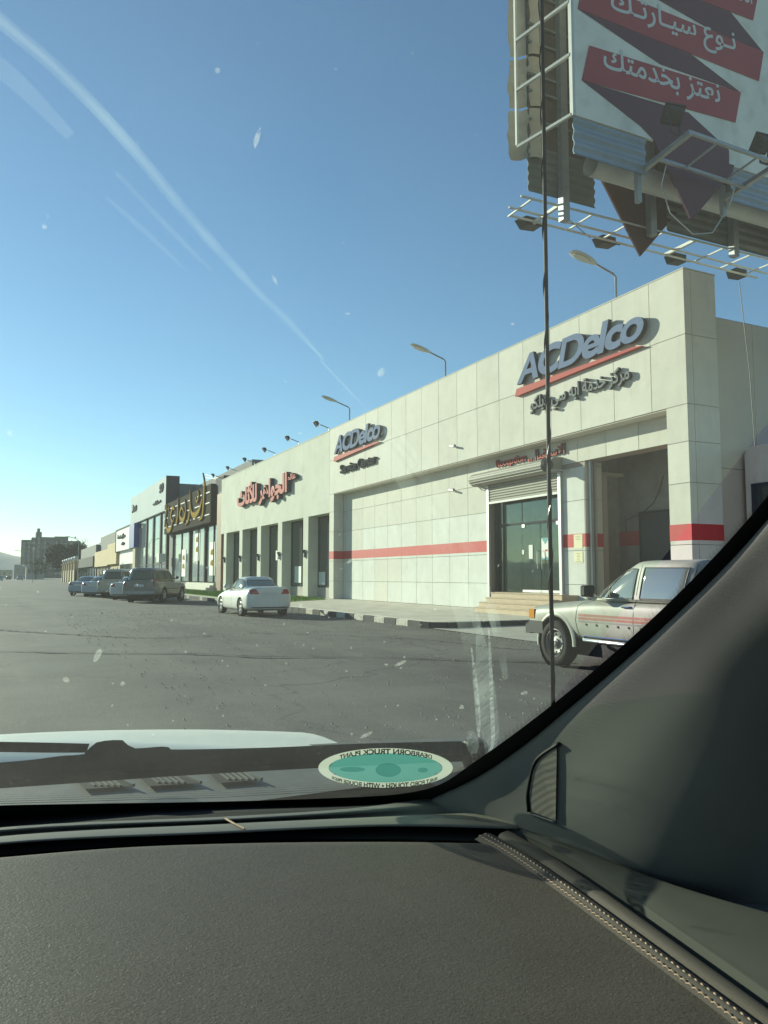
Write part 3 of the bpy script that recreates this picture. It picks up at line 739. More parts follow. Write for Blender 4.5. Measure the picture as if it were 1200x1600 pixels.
bays = [(42.05, 45.57), (46.5, 50.78), (51.7, 55.8), (56.75, 60.95), (61.85, 66.1)]
for a, b2 in bays:
    w = MB(); w.box(17.42, 17.44, a + .06, b2 - .06, .78, 5.1); p = w.build('shop_window', M['glass'], jw)
    w = MB(); w.box(17.36, 17.9, a, b2, .14, .74); w.build('stone_plinth', M['concrete'], jw)
    w = MB()
    for yy in (a + .03, (a + b2) / 2, b2 - .03): w.box(17.36, 17.47, yy - .035, yy + .035, .78, 5.1)
    w.box(17.36, 17.47, a, b2, .74, .80); w.box(17.36, 17.47, a, b2, 5.08, 5.16); w.build('window_frame', M['darkwall'], p)
for yy, z0, hh, ww in ((43.6, 1.9, .9, .35), (53.6, 2.6, .7, .8), (52.3, 2.1, .8, .6), (44.4, .9, .8, 1.2), (48.6, 1.0, 1.1, 1.5), (58.2, 1.4, .9, .8)):
    sheetX(17.41, yy, yy + ww, z0, z0 + hh, M['poster'], 'window_poster', jw, .008)
t = thing('shop_sign', 'red tall Arabic lettering on the cream shop front', 'sign', (FX, 61.3, 6.9), world_coords=True)
g = fit(outlines(shape_ar('الجواهر للأثاث'), 3, bold=.046), 12.6, 2.05)
lettering(g, Sfn(61.5, 6.65), .3, [M['redsign'], M['signside']], t, off0=.03)
g = fit(outlines(shape_ar('عالم'), 3, bold=.03), 1.75, .62)
lettering(g, Sfn(49.0, 7.6), .25, [M['redsign'], M['signside']], t, off0=.03)
proto = None
for i, y in enumerate((42.9, 48.3, 53.5, 58.8, 64.1, 69.4)):
    if proto is None:
        t = thing('roof_floodlight', '', 'floodlight', (17.0, y, 10.07), group='floodlights on the furniture shop roof')
        mb = MB(); mb.tube([(0, 0, 0), (0, 0, .3), (-.55, .1, .5)], .03, 6); mb.build('bracket', M['steel'], t)
        mb = MB(); floodlight_mesh(mb, (-.75, .12, .55), (-.75, .1, -.55), .22); mb.build('lamp_case', M['flood'], t)
        proto = t
    else:
        t = proto.copy(); COL.objects.link(t)
        for ch in proto.children: c = ch.copy(); COL.objects.link(c); c.parent = t
        t.location = (17.0, y, 10.07)
    t['label'] = ['floodlight on the roof edge just past the end of the panelled fascia', 'second roof floodlight past the far slanted sign', 'roof floodlight above the small Arabic word', 'roof floodlight above the right half of the red Arabic sign', 'roof floodlight above the left end of the red Arabic sign', 'roof floodlight at the far corner of the cream shop'][i]

# white kiosk building behind the end pier
kx = thing('annex', 'pale grey annex with a dark window beside the end pier', 'building', (18.8, 8, 0), world_coords=True)
w = MB(); pr = [(0, 0), (9.9, 0), (9.9, 5.12), (.25, 5.12), (.08, 5.05), (0, 4.88)]
w.prism(pr, lambda u, v, t: (18.8 + t, 15.2 - .02 - u * .7, v), 0, 5); w.build('wall', M['plaster'], kx)
w = MB(); w.box(18.765, 18.80, 12.6, 14.98, 2.3, 4.05); f = w.build('window_frame', M['darkwall'], kx)
w = MB(); w.box(18.755, 18.764, 12.7, 14.75, 2.4, 3.95); w.build('pane', M['glass'], f)

# ------------------------------------------------------------------ shop with the gold lettering
gb = thing('gold_sign_shop', 'glass fronted shop under a dark sign board with gold Arabic calligraphy', 'building', (16.9, 69, 0), world_coords=True)
w = MB(); w.box(17.5, 40, 69.0, 95.4, 0, 10.2); w.build('wall', M['greywall'], gb)
w = MB(); w.box(16.75, 17.5, 68.15, 69.9, 0, 8.9); w.build('end_pilaster', M['brown'], gb)
w = MB(); w.box(16.9, 17.5, 68.2, 71.2, 8.9, 10.5); w.build('end_panel', M['darkwall'], gb)
w = MB(); w.box(20, 42, 70, 110, 10.2, 12.4); w.build('upper_block', M['greywall'], gb)
sb_ = MB(); sb_.box(16.45, 17.5, 71.2, 95.3, 6.45, 10.05); s = sb_.build('sign_board', M['sign_grey'], gb)
for z in (7.15, 8.25, 9.25):
    yy = 71.5
    while yy < 94.5:
        L = random.uniform(1.2, 3.4); w = MB(); w.box(16.40, 16.449, yy, min(yy + L, 95), z, z + .10); w.build('trim_strip', M['white_metal'], s); yy += L + random.uniform(.8, 2.4)
glz = [(72.0, 75.6), (78.0, 82.6), (84.6, 89.6)]
for a, b2 in ((70.1, 76.0), (76.4, 83.1), (83.8, 93.2)):
    w = MB(); w.box(17.3, 17.34, a + .2, b2 - .2, .9, 6.4); p = w.build('shop_window', M['glass_pale'], gb)
    w = MB(); w.box(17.1, 17.5, a - .25, a + .2, .0, 6.45)
    w.box(17.2, 17.4, (a + b2) / 2 - .05, (a + b2) / 2 + .05, .9, 6.4); w.build('mullion', M['darkwall'], p)
w = MB(); w.box(17.1, 17.5, 93.2, 95.3, 0, 6.45); w.build('pilaster', M['greywall'], gb)
for i, (a, z0, z1) in enumerate(((72.6, 1.5, 4.7), (79.3, 3.0, 6.2), (86.2, 1.4, 4.4))):
    p = sheetX(17.28, a, a + 2.2, z0, z1, M['poster'], 'window_poster', gb, .02)
    for zz in (.28, .60):
        q = MB(); h = z1 - z0; q.prism([(.45, 0), (1.75, .1), (1.6, .5), (.7, .62)], lambda u, v, t: (17.25 - t, a + u, z0 + h * zz + v), 0, .01); q.build('poster_print', M['gold'], p)
for k in range(4):
    w = MB(); w.box(15.6 + k * .35, 17.2, 70.4, 84 - k * .4, .2 * k, .2 * k + .2); w.build('step', M['plaster'], gb)
# gold calligraphy: swept strokes standing off the board
gs = thing('calligraphy_sign', 'gold Arabic calligraphy letters with tall strokes rising above the dark board', 'sign', (16.3, 83, 7), world_coords=True)
def stroke(parent, pts, wd, name='letter', m=None, x=16.28, rnd=0):
    """calligraphic stroke: polyline (y,z) with varying width, cut from thick sheet"""
    P = catmull([(a, b, c * .58) for (a, b), c in zip(pts, wd)], 5); n = len(P); L = []; Rr = []
    for i, (a, b, c) in enumerate(P):
        a0, b0, _ = P[max(i - 1, 0)]; a1, b1, _ = P[min(i + 1, n - 1)]
        dx, dy = a1 - a0, b1 - b0; l = hypot(dx, dy) or 1; L.append((a - dy / l * c, b + dx / l * c)); Rr.append((a + dy / l * c, b - dx / l * c))
    vs = []; fs = []; mi = []
    for t in (x, x + .14):
        vs += [(t, a, b) for a, b in L] + [(t, a, b) for a, b in Rr]
    for i in range(n - 1):
        fs.append((i, i + 1, n + i + 1, n + i)); mi.append(0)
        fs.append((2 * n + i, 3 * n + i, 3 * n + i + 1, 2 * n + i + 1)); mi.append(1)
        fs.append((i, 2 * n + i, 2 * n + i + 1, i + 1)); mi.append(1)
        fs.append((n + i, n + i + 1, 3 * n + i + 1, 3 * n + i)); mi.append(1)
    return build((vs, fs, mi), name, m or [M['gold'], M['gold_side']], parent)
T = [0.05, .26, .34, .26, .08]
stroke(gs, [(74.2, 11.4), (73.4, 10.2), (73.6, 8.4), (74.0, 7.2), (75.6, 6.9)], [.03, .30, .36, .3, .08])
stroke(gs, [(74.0, 8.9), (75.4, 7.9), (77.4, 7.5), (79.0, 7.9), (79.6, 8.9)], [.1, .35, .5, .35, .05])
stroke(gs, [(76.2, 9.9), (75.8, 9.3), (76.6, 8.8), (77.2, 9.4)], [.08, .2, .2, .05])
stroke(gs, [(80.0, 10.4), (79.8, 9.0), (80.3, 7.4), (82.0, 6.8)], [.05, .24, .3, .06])
stroke(gs, [(82.6, 9.6), (82.0, 8.3), (83.2, 7.4), (85.2, 8.0), (84.2, 8.8), (82.8, 8.2)], [.06, .28, .42, .34, .25, .08])
stroke(gs, [(86.4, 10.2), (86.2, 8.8), (86.6, 7.6), (87.2, 7.2)], [.05, .26, .34, .06])
stroke(gs, [(88.2, 8.9), (89.4, 9.2), (90.4, 8.4), (89.4, 7.6), (88.4, 8.0)], [.1, .35, .3, .25, .08])
stroke(gs, [(89.2, 7.6), (90.4, 6.9), (92.2, 6.8), (93.4, 7.8)], [.08, .38, .4, .05])
stroke(gs, [(93.2, 10.0), (93.6, 8.8), (94.4, 7.4)], [.05, .3, .08])
stroke(gs, [(91.6, 9.6), (92.0, 9.2), (92.4, 9.5)], [.1, .2, .08])
b = MB(); b.bar((16.4, 73.6, 11.2), (17.3, 69.8, 10.3), .05); b.bar((16.4, 73.6, 10.9), (17.3, 69.4, 10.2), .05); b.build('stay', M['steel'], gs)

# ------------------------------------------------------------------ showroom with the pale sign box
wb = thing('showroom', 'tall glazed showroom with a pale grey box sign and black return', 'building', (16.7, 95.6, 0), world_coords=True)
w = MB(); w.box(17.2, 40, 95.7, 126.5, 0, 12.8); w.build('wall', M['greywall'], wb)
w = MB(); w.box(16.6, 18.2, 95.65, 126.6, 9.45, 13.65); w.cur = 1; w.box(16.62, 18.22, 95.60, 95.65, 9.40, 13.7)
sg_ = w.build('sign_box', [M['sign_pale'], M['darkwall']], wb)
ws = [96.2, 100.6, 106.2, 112.0, 118.2]
for a, b2 in zip(ws, ws[1:]):
    w = MB(); w.box(17.0, 17.1, a + .35, b2 - .35, .3, 9.3); p = w.build('shop_window', M['glass_pale'], wb)
    w = MB(); w.box(16.85, 17.2, a - .35, a + .35, 0, 9.45); w.box(16.95, 17.15, a, b2, 2.9, 3.05); w.build('mullion', M['darkwall'], p)
def glyph_row(parent, y, z, h, wd, s, x=16.6):
    g = fit(outlines(shape_ar(s), 2, bold=.03), wd, h); lettering(g, lambda u, v, t: (x - t, y - u, z + v), .12, [M['signside'], M['signside']], parent, name='lettering', one=True)
glyph_row(sg_, 99.8, 11.9, 1.1, 2.6, 'رو'); glyph_row(sg_, 104.6, 10.6, .55, 6.0, 'سيارات'); glyph_row(sg_, 124.5, 11.2, 1.2, 5, 'روز')
w = MB(); w.box(15.6, 16.4, 93.5, 95.2, 3.1, 4.1); w.cur = 1; w.bar((16, 94.3, 0), (16, 94.3, 3.1), .15)
tg = tag(w.build('box_sign', [M['sign_white'], M['steel']]), 'small pale box sign on a post in front of the showroom', 'sign')

# ------------------------------------------------------------------ blue and white shop, tan house and the rest down the street
bs = thing('blue_shop', 'small white shop with a white sign board ending in a blue panel', 'building', (16.4, 119, 0), world_coords=True)
w = MB(); w.box(16.8, 36, 119.2, 140.5, 0, 8.6); w.build('wall', M['sign_white'], bs)
w = MB(); w.box(16.2, 16.9, 124.2, 141, 5.65, 9.15); a_ = w.build('sign_board', M['sign_white'], bs)
w = MB(); w.box(16.15, 16.9, 118.9, 124.2, 5.7, 9.3); w.build('blue_panel', M['blue_panel'], bs)
w = MB(); w.box(16.12, 16.95, 124.2, 141.2, 9.15, 9.4); w.box(16.12, 16.95, 141, 141.4, 5.5, 9.4); w.build('sign_frame', M['darkwall'], bs)
glyph_row(a_, 138.5, 7.5, .9, 10, 'مركز خدمة', 16.2); glyph_row(a_, 133, 6.4, .6, 4, 'سيارات', 16.2)
for i in range(4):
    w = MB(); w.box(16.7, 16.79, 122.5 + i * 4.4, 126 + i * 4.4, .4, 3.4); w.build('shop_window', M['glass'], bs)
w = MB(); w.box(16.4, 16.8, 119, 121.5, 0, 5.7); w.build('pilaster', M['beige_wall'], bs)
th = thing('tan_building', 'low tan building with a flat roof and a grey upper storey', 'building', (16.5, 142, 0), world_coords=True)
w = MB(); w.box(17, 40, 142.2, 180, 0, 3.6); w.box(16.4, 40, 142.0, 156, 3.6, 7.4); w.box(16.4, 40, 156, 181, 3.4, 6.6); w.build('wall', M['tan_wall'], th)
w = MB(); w.box(19, 40, 158, 196, 6.6, 10.6); w.build('upper_storey', M['greywall'], th)
for i in range(6):
    w = MB(); w.box(16.9, 16.99, 144 + i * 6, 147.6 + i * 6, .3, 3.0); w.build('shop_door', M['brown'] if i < 2 else M['glass'], th)
dk = thing('low_shop_row', 'row of low dark shops behind the parked cars', 'building', (15, 184, 0), world_coords=True)
w = MB(); w.box(17, 40, 184, 236, 0, 6.0); w.box(18, 40, 196, 240, 6, 9.0); w.build('wall', M['greywall'], dk)
w = MB(); w.box(16.3, 17, 184, 236, 3.6, 5.9); w.build('sign_band', M['darkwall'], dk)
for i in range(7):
    w = MB(); w.box(16.85, 16.99, 186 + i * 7, 191 + i * 7, .2, 3.3); w.build('shop_window', M['glass'], dk)
gw = thing('gate_wall', 'beige compound wall with stone pillars and globe lamps', 'wall', (13, 170, 0), world_coords=True)
w = MB(); w.box(11.6, 11.9, 168, 214, 0, 2.7); w.build('wall_run', M['beige_wall'], gw)
for i in range(6):
    w = MB(); w.box(11.35, 12.1, 168 + i * 8, 169 + i * 8, 0, 4.2); w.box(11.2, 12.25, 167.9 + i * 8, 169.1 + i * 8, 4.2, 4.5); p = w.build('pillar', M['tan_wall'], gw)
    w = MB(); w.lathe([(0, 4.5), (.2, 4.55), (.45, 4.9), (.45, 5.2), (.2, 5.5), (0, 5.55)], (11.7, 168.5 + i * 8, 0), 'Z', 10); w.build('globe', M['sign_white'], p, smooth=True)

# tower block with window bands, far down the street
tw = thing('tower_block', 'large grey apartment block rising beyond the trees down the street', 'building', (22, 600, 0), world_coords=True)
w = MB()
prof = [(5, 24, 28.6), (16, 30, 31.0), (24, 18, 29.4), (30.5, 24, 28.0), (39, 5.2, 26.4)]
blk = [(5.5, 12.0, 27.0), (12.0, 14.8, 28.8), (14.8, 18.5, 32.8), (18.5, 27.0, 29.2), (27.0, 36.0, 29.8), (36, 44.5, 26.8)]
for a, b2, h in blk: w.box(a, b2, 600 + random.uniform(-1.5, 1.5), 622, 0, h)
w.box(15.4, 17.4, 603, 606, 32.8, 35.4)
w.build('wall', M['tower'], tw)
for a, b2, h in blk:
    for f in range(int((h - 2) / 3.1)):
        n = max(1, int((b2 - a) / 2.9))
        for k in range(n):
            x = a + (k + .5) * (b2 - a) / n; z = 2.4 + f * 3.1
            w = MB(); w.box(x - .7, x + .7, 598.1, 598.4, z, z + 1.5); w.build('window', M['glass'], tw)
# hills
def hills(name, y0, x0, x1, hmax, seed, m):
    n = 70; vs = []; fs = []; rnd = random.Random(seed)
    ph = [rnd.uniform(0, 6) for _ in range(8)]
    for j in range(6):
        for i in range(n + 1):
            x = x0 + (x1 - x0) * i / n
            h = hmax * (.55 + .25 * sin(i * .13 + ph[0]) + .13 * sin(i * .37 + ph[1]) + .07 * sin(i * .9 + ph[2]) + .04 * sin(i * 2.1 + ph[3]))
            f = [0, .5, .85, 1., .8, 0][j]; vs.append((x, y0 + j * 100, h * f * (1 + .05 * sin(i * 1.7 + j))))
    for j in range(5):
        for i in range(n): fs.append((j * (n + 1) + i, j * (n + 1) + i + 1, (j + 1) * (n + 1) + i + 1, (j + 1) * (n + 1) + i))
    o = build((vs, fs), name, m, smooth=True); o['kind'] = 'structure'
hills('hills', 1500, -1500, 560, 62, 3, M['hill'])

# trees: trunk, limbs and leaf clumps
def tree(x, y, h, r, label, leafm, nleaf, seed, group='trees down the street'):
    rnd = random.Random(seed); t = thing('tree', label, 'tree', (x, y, 0), group=group)
    mb = MB(); mb.tube([(0, 0, 0), (.1, .05, h * .3), (-.05, .1, h * .55), (.1, 0, h * .75)], [.035 * h, .028 * h, .018 * h, .008 * h], 7)
    tips = []
    for k in range(7):
        a = k * .9 + rnd.random(); z0 = h * rnd.uniform(.3, .6); e = Vector((cos(a) * r * .7, sin(a) * r * .7, z0 + h * rnd.uniform(.1, .3)))
        mb.tube([(0, 0, z0), (e.x * .5, e.y * .5, z0 + (e.z - z0) * .7), e], [.014 * h, .009 * h, .004 * h], 5); tips.append(e)
    mb.build('trunk', M['bark'], t)
    cl = MB(); ctr = []
    for k in range(26):
        a = rnd.random() * 6.28; q = rnd.random() ** .6; zz = rnd.uniform(-.75, 1)
        ctr.append(Vector((cos(a) * r * q * sqrt(1 - min(.9, zz * zz * .8)), sin(a) * r * q * sqrt(1 - min(.9, zz * zz * .8)), h * .66 + zz * h * .33)))
    for k in range(nleaf):
        c = rnd.choice(ctr); s = r * .34
        p = c + Vector((rnd.gauss(0, 1), rnd.gauss(0, 1), rnd.gauss(0, .8))) * s * .55
        q = Vector((rnd.uniform(-1, 1), rnd.uniform(-1, 1), rnd.uniform(-1, 1))).normalized(); u = q.cross(Vector((.3, .5, .8))).normalized(); l = r * rnd.uniform(.04, .09)
        cl.add([p - u * l * .5, p + q * l, p + u * l * .5, p - q * l], [(0, 1, 2, 3)])
    cl.build('crown', leafm, t)
tree(17.0, 262, 11.2, 6.0, 'large brownish tree in front of the apartment block', M['leaf'], 5200, 1)
tree(28.0, 278, 9.5, 4.6, 'second brownish tree right of the large one', M['leaf'], 3000, 2)
tree(28.5, 262, 10.5, 3.6, 'green tree rising behind the low dark shops', M['leaf2'], 2600, 3)
tree(33.0, 250, 13.5, 5.0, 'green tree behind the tan building roof', M['leaf2'], 2600, 4)
tree(8.5, 330, 7.5, 3.6, 'small tree far down the street near the block', M['leaf'], 1400, 5)
def palm(x, y, h, label):
    t = thing('palm_tree', label, 'palm tree', (x, y, 0)); mb = MB(); mb.tube([(0, 0, 0), (.1, 0, h * .5), (0, .1, h)], [.22, .17, .14], 8); mb.build('trunk', M['bark'], t)
    for k in range(16):
        a = k * 2 * pi / 16 + .2; fr = MB(); L = 3.2; pts = [Vector((cos(a) * L * s, sin(a) * L * s, h + L * (.55 * s * (1 if k % 2 else .4) - .85 * s * s))) for s in (0, .25, .5, .75, 1)]
        for i in range(4):
            for s2 in (-1, 1):
                d = Vector((-sin(a), cos(a), 0)) * s2 * .35 * (1 - i * .15)
                fr.add([pts[i], pts[i + 1], pts[i + 1] + d * .8 + Vector((0, 0, -.25)), pts[i] + d + Vector((0, 0, -.25))], [(0, 1, 2, 3)])
        fr.build('frond', M['leaf2'], t)
palm(27.5, 255, 12.5, 'palm tree with drooping fronds above the shop roofs')
# low buildings at the far end
rnd = random.Random(5)
for i, (x, y, wd, h, m, lb) in enumerate(((6, 420, 10, 7, 'beige_wall', 'low beige block far down the street left of the tower'), (-4, 520, 9, 5, 'tan_wall', 'small tan block far down the street under the hills'), (9, 360, 7, 5.2, 'beige_wall', 'low pale wall building below the large tree'), (-14, 640, 12, 8, 'greywall', 'dark grey block at the far end of the street'))):
    t = thing('far_building', lb, 'building', (x, y, 0)); w = MB(); w.box(-wd / 2, wd / 2, 0, 12, 0, h); w.build('wall', M[m], t)
    for k in range(3):
        w = MB(); w.box(-wd / 2 + wd * (k + .3) / 3, -wd / 2 + wd * (k + .75) / 3, -.06, -.01, h * .4, h * .75); w.build('window', M['glass'], t)
for i, (x, y) in enumerate(((4.0, 175), (2.8, 235), (10.8, 150))):
    t = thing('street_lamp', ['street lamp post on the median halfway down the street', 'farthest street lamp post near the small tree', 'street lamp post at the kerb before the compound wall'][i], 'street lamp', (x, y, 0)); w = MB(); w.tube([(0, 0, 0), (0, 0, 7.5), (-.4, 0, 8.2), (-1.6, 0, 8.5)], .07, 6); w.build('pole', M['steel'], t)
    w = MB(); w.box(-2.3, -1.5, -.12, .12, 8.45, 8.58); w.build('lamp_head', M['flood'], t)

# ------------------------------------------------------------------ billboard
BX, BY, BZ, BD = 8.22, 9.7, 9.17, 1.25
bbd = thing('billboard', 'large two sided billboard with dark red ribbon bands and white Arabic text', 'billboard', (14.4, 10.3, 0), world_coords=True)
w = MB(); w.box(BX, 20.4, BY, BY + .05, BZ, 16.5); face = w.build('printed_face', M['white_face'], bbd)
def flat(name, pts, m, k, parent=face, y=BY):
    q = MB(); q.prism(pts, lambda u, v, t: (u, y - .004 * k - t, v), 0, .003); return q.build(name, m, parent)
def W9(px, py): p = on(px, py, 'Y', BY); return (p.x, p.z)
def B1(cx, cy): return W9(760 + cx * .36667, cy * .36667)
flat('ribbon_fold', [B1(388, 38), B1(740, 275), B1(1083, 395), B1(850, 215)], M['vinyl_dark'], 1)
flat('ribbon_fold', [B1(600, -75), B1(940, -70), B1(1178, 222), B1(960, 130)], M['vinyl_dark'], 1)
flat('ribbon_fold', [B1(405, 342), B1(655, 538), (10.0, BZ), (11.9, BZ), B1(1033, 640), B1(860, 480)], M['vinyl_dark'], 1)
flat('ribbon_band', [B1(388, 38), B1(1160, 347), B1(1180, 222), B1(410, -90)], M['vinyl_red'], 2)
flat('ribbon_band', [B1(405, 342), B1(1060, 523), B1(1083, 395), B1(437, 195)], M['vinyl_red'], 2)
flat('ribbon_band', [B1(905, 0), B1(1135, 88), B1(1160, -40), B1(700, -220), B1(680, -90)], M['vinyl_red'], 2)
def bbtext(s, p0, p1, h, bold=.012, m=None, sy=0.):
    g = fit(outlines(shape_ar(s), 6, bold=bold), p1[0] - p0[0], h); k = (p1[1] - p0[1]) / (p1[0] - p0[0])
    lettering(g, lambda u, v, t: (p0[0] + u, BY - .013 - t, p0[1] + v + u * k), .002, [m or M['sign_white'], M['sign_white']], face, name='lettering', off0=0, one=True, step=.0004)
bbtext('نـوع سيـارتـك', B1(530, 88), B1(1062, 262), .62)
bbtext('نعتز بخدمتك', B1(498, 318), B1(995, 470), .56)
bbtext('الخدمة', B1(1000, -20), B1(1130, 20), .4)
bbtext('السريعة', (12.95, 9.55), (14.6, 9.62), .36, m=M['vinyl_red'])
# skirt, torsion pipe, rear board and posts
def corr(mb, x0, x1, z0, z1, y, pitch=.19, dep=.03):
    n = max(2, int((z1 - z0) / pitch) * 4); vs = []; fs = []
    for i in range(n + 1):
        z = z0 + (z1 - z0) * i / n; d = [0, dep, dep, 0][i % 4]
        vs += [(x0, y + d, z), (x1, y + d, z), (x0, y + d + .012, z), (x1, y + d + .012, z)]
    for i in range(n):
        a = i * 4; b_ = a + 4; fs += [(a, a + 1, b_ + 1, b_), (a + 2, b_ + 2, b_ + 3, a + 3), (a, b_, b_ + 2, a + 2), (a + 1, a + 3, b_ + 3, b_ + 1)]
    mb.add(vs, fs)
w = MB(); corr(w, BX + .02, 9.85, 8.50, 9.16, BY + .03); corr(w, 12.0, 20.4, 8.50, 9.16, BY + .03); w.build('skirt', M['corr_blue'], bbd)
w = MB(); w.tube([(9.1, BY + .62, 8.82), (20, BY + .62, 8.82)], .21, 20, cap=False); w.tube([(9.11, BY + .62, 8.82), (19.9, BY + .62, 8.82)], .19, 20, cap=False); w.build('torsion_pipe', M['white_metal'], bbd, smooth=True)
w = MB(); w.tube([(14.6, BY + .62, 0), (14.6, BY + .62, 9)], .42, 24); w.build('post', M['white_metal'], bbd, smooth=True)
RB = BY + BD
w = MB(); corr(w, BX - .02, 9.75, 8.42, 9.3, RB, .16); w.build('rear_skirt', M['corr_grey'], bbd)
w = MB(); corr(w, 11.6, 20.4, 8.35, 9.4, RB, .16); w.build('rear_skirt', M['corr_grey'], bbd)
w = MB(); w.box(BX, 20.4, RB + .0, RB + .04, 9.3, 16.5); w.build('rear_panel', M['board_back'], bbd)
for z in (9.75, 10.3, 10.62, 11.25, 11.6, 12.2, 12.9):
    w = MB(); w.box(BX + .0, 20.3, RB - .05, RB + .0, z, z + .05); w.build('batten', M['corr_grey'], bbd)
for x in (8.85, 11.0, 13.3):
    w = MB(); w.box(x, x + .15, RB - .16, RB - .02, 7.95 if x < 9 else 8.1, 16.4); w.build('rear_stud', M['steel'], bbd)
for x in (BX - .0,):
    w = MB(); w.box(x - .035, x + .02, BY - .02, BY + .06, BZ - .02, 16.5); w.build('edge_post', M['white_metal'], bbd)
w = MB()
w.box(BX - .3, BX - .26, RB - .05, RB + .0, 9.2, 16.4); w.build('edge_post', M['white_metal'], bbd)
for z in (9.18, 10.25, 11.2, 12.2):
    w = MB(); w.bar((BX - .02, BY + .04, z), (BX - .28, RB - .04, z - .02), .05); w.build('ladder_rung', M['white_metal'], bbd)
# torn canvas hanging along the rear edge
def rag(x0, z0, z1, wd, seed):
    rnd = random.Random(seed); rows = []
    for i in range(9):
        z = z0 + (z1 - z0) * i / 8; a = (.5 - abs(i / 8 - .5)) * .12
        rows.append([(x0 - wd * .1 - a + rnd.uniform(-.02, .02), RB + .22, z), (x0 + wd * .3, RB + .12 + rnd.uniform(-.05, .05), z), (x0 + wd * .6, RB - .02 + rnd.uniform(-.04, .04), z), (x0 + wd, RB - .08, z)])
    build(loft(rows, 10, 3), 'torn_canvas', M['canvas'], bbd, smooth=True)
rag(8.02, 10.05, 10.98, .42, 1); rag(8.0, 9.05, 10.0, .44, 2); rag(8.04, 11.05, 12.3, .4, 3)
# hanging ribbon tails
w = MB(); w.prism([(9.98, BZ - .02), (12.0, BZ + .0), (11.93, 9.0), (10.83, 7.86)], lambda u, v, t: (u, BY + .0 - t, v), 0, .04); w.build('ribbon_tail', M['vinyl_dark'], bbd)
w = MB(); w.prism([(9.82, 9.22), (12.3, 9.22), (10.88, 7.70)], lambda u, v, t: (u, RB + .02 + t, v), 0, .04); w.build('ribbon_tail', mat('tail_back', (.10, .035, .03), .6, var=.2), bbd)
# rear catwalk with its lamps
CW = RB + .30
def P3(x, y, z): return (x, y, z)
rail = [((8.15, RB + .55, 8.34), (15.2, RB + .55, 8.30)), ((8.04, RB + .02, 8.29), (15.2, RB + .02, 8.32)), ((8.34, RB + .80, 8.33), (15.2, RB + .80, 8.28))]
for a, b2 in rail:
    w = MB(); w.bar(a, b2, .032); w.build('catwalk_rail', M['white_metal'], bbd)
for x in (8.3, 8.9, 9.7, 10.6, 11.5, 12.35, 13.2, 14.0, 14.8):
    w = MB(); w.bar((x, RB + .02, 8.30), (x + .02, RB + .82, 8.31), .028 if x not in (8.9, 12.35) else .06); w.build('cross_bar', M['white_metal'], bbd)
# front lamp brackets
for xx, x2 in ((9.85, 9.9), (12.0, 12.0)):
    w = MB(); w.bar((xx, BY + .3, 8.62), (xx - .05, BY - 1.0, 8.72), .08); w.build('bracket_arm', M['steel'], bbd)
    w = MB(); w.bar((xx, BY + .25, 8.1 if xx < 11 else 8.3), (xx, BY + .25, 8.9), .09); w.build('hanger', M['steel'], bbd)
for yy, zz in ((BY - .95, 8.76), (BY - .25, 8.66)):
    w = MB(); w.bar((9.8, yy, zz), (12.05, yy, zz - .02), .055); w.build('bracket_rail', M['steel'], bbd)
for x in (10.5, 11.5):
    w = MB(); w.bar((x, BY - .95, 8.76), (x, BY - .25, 8.66), .03); w.build('cross_bar', M['steel'], bbd)
for c, aim, s in (((9.62, BY - .85, 9.06), (.2, 1, .75), .175), ((11.75, BY - .85, 9.1), (.1, 1, .75), .175)):
    w = MB(); floodlight_mesh(w, c, aim, s)
    x, y, z = c; w.bar((x - .14, y, z), (x - .09, y, 8.74), .025); w.bar((x + .14, y, z), (x + .09, y, 8.74), .025); w.bar((x - .1, y, 8.74), (x + .1, y, 8.74), .03)
    l = w.build('floodlight', M['flood'], bbd)
for x in (8.88, 10.8, 12.8, 14.7):
    c = Vector((x, RB + .98, 8.35)); w = MB(); w.bar((x + .32, RB + .82, 8.30), (x + .1, RB + .95, 8.35), .03)
    v = [(-.30, 0, .0), (-.1, -.12, .10), (.24, -.12, .10), (.30, 0, 0), (.24, .12, .1), (-.1, .12, .1), (-.08, -.13, -.08), (.24, -.12, -.06), (.24, .12, -.06), (-.08, .13, -.08)]
    w.add([c + Vector(q) for q in v], [(0, 6, 1), (1, 6, 7, 2), (2, 7, 3), (3, 8, 4), (4, 8, 9, 5), (5, 9, 0), (0, 1, 5), (1, 2, 4, 5), (2, 3, 4), (0, 9, 6), (6, 9, 8, 7), (7, 8, 3)])
    w.build('floodlight', M['flood'], bbd)
w = MB(); w.tube([(10.1, BY - .2, 8.7), (10.05, BY - .1, 8.3), (10.35, BY, 7.9), (10.9, BY, 7.62), (11.4, BY, 7.75), (11.75, BY - .1, 8.3), (11.8, BY - .2, 8.65)], .012, 6); w.build('cable', M['alu'], bbd)
w = MB(); w.tube([(14.6, RB + .8, 8.1), (14.7, RB + .7, 6), (14.65, RB + .6, 4.3)], .010, 5); w.build('cable', M['flood'], bbd)
w = MB(); w.tube([(8.9, RB - .1, 8.1), (9.6, RB + .5, 8.32), (10.4, RB + .9, 8.33)], .008, 5); w.build('cable', M['flood'], bbd)

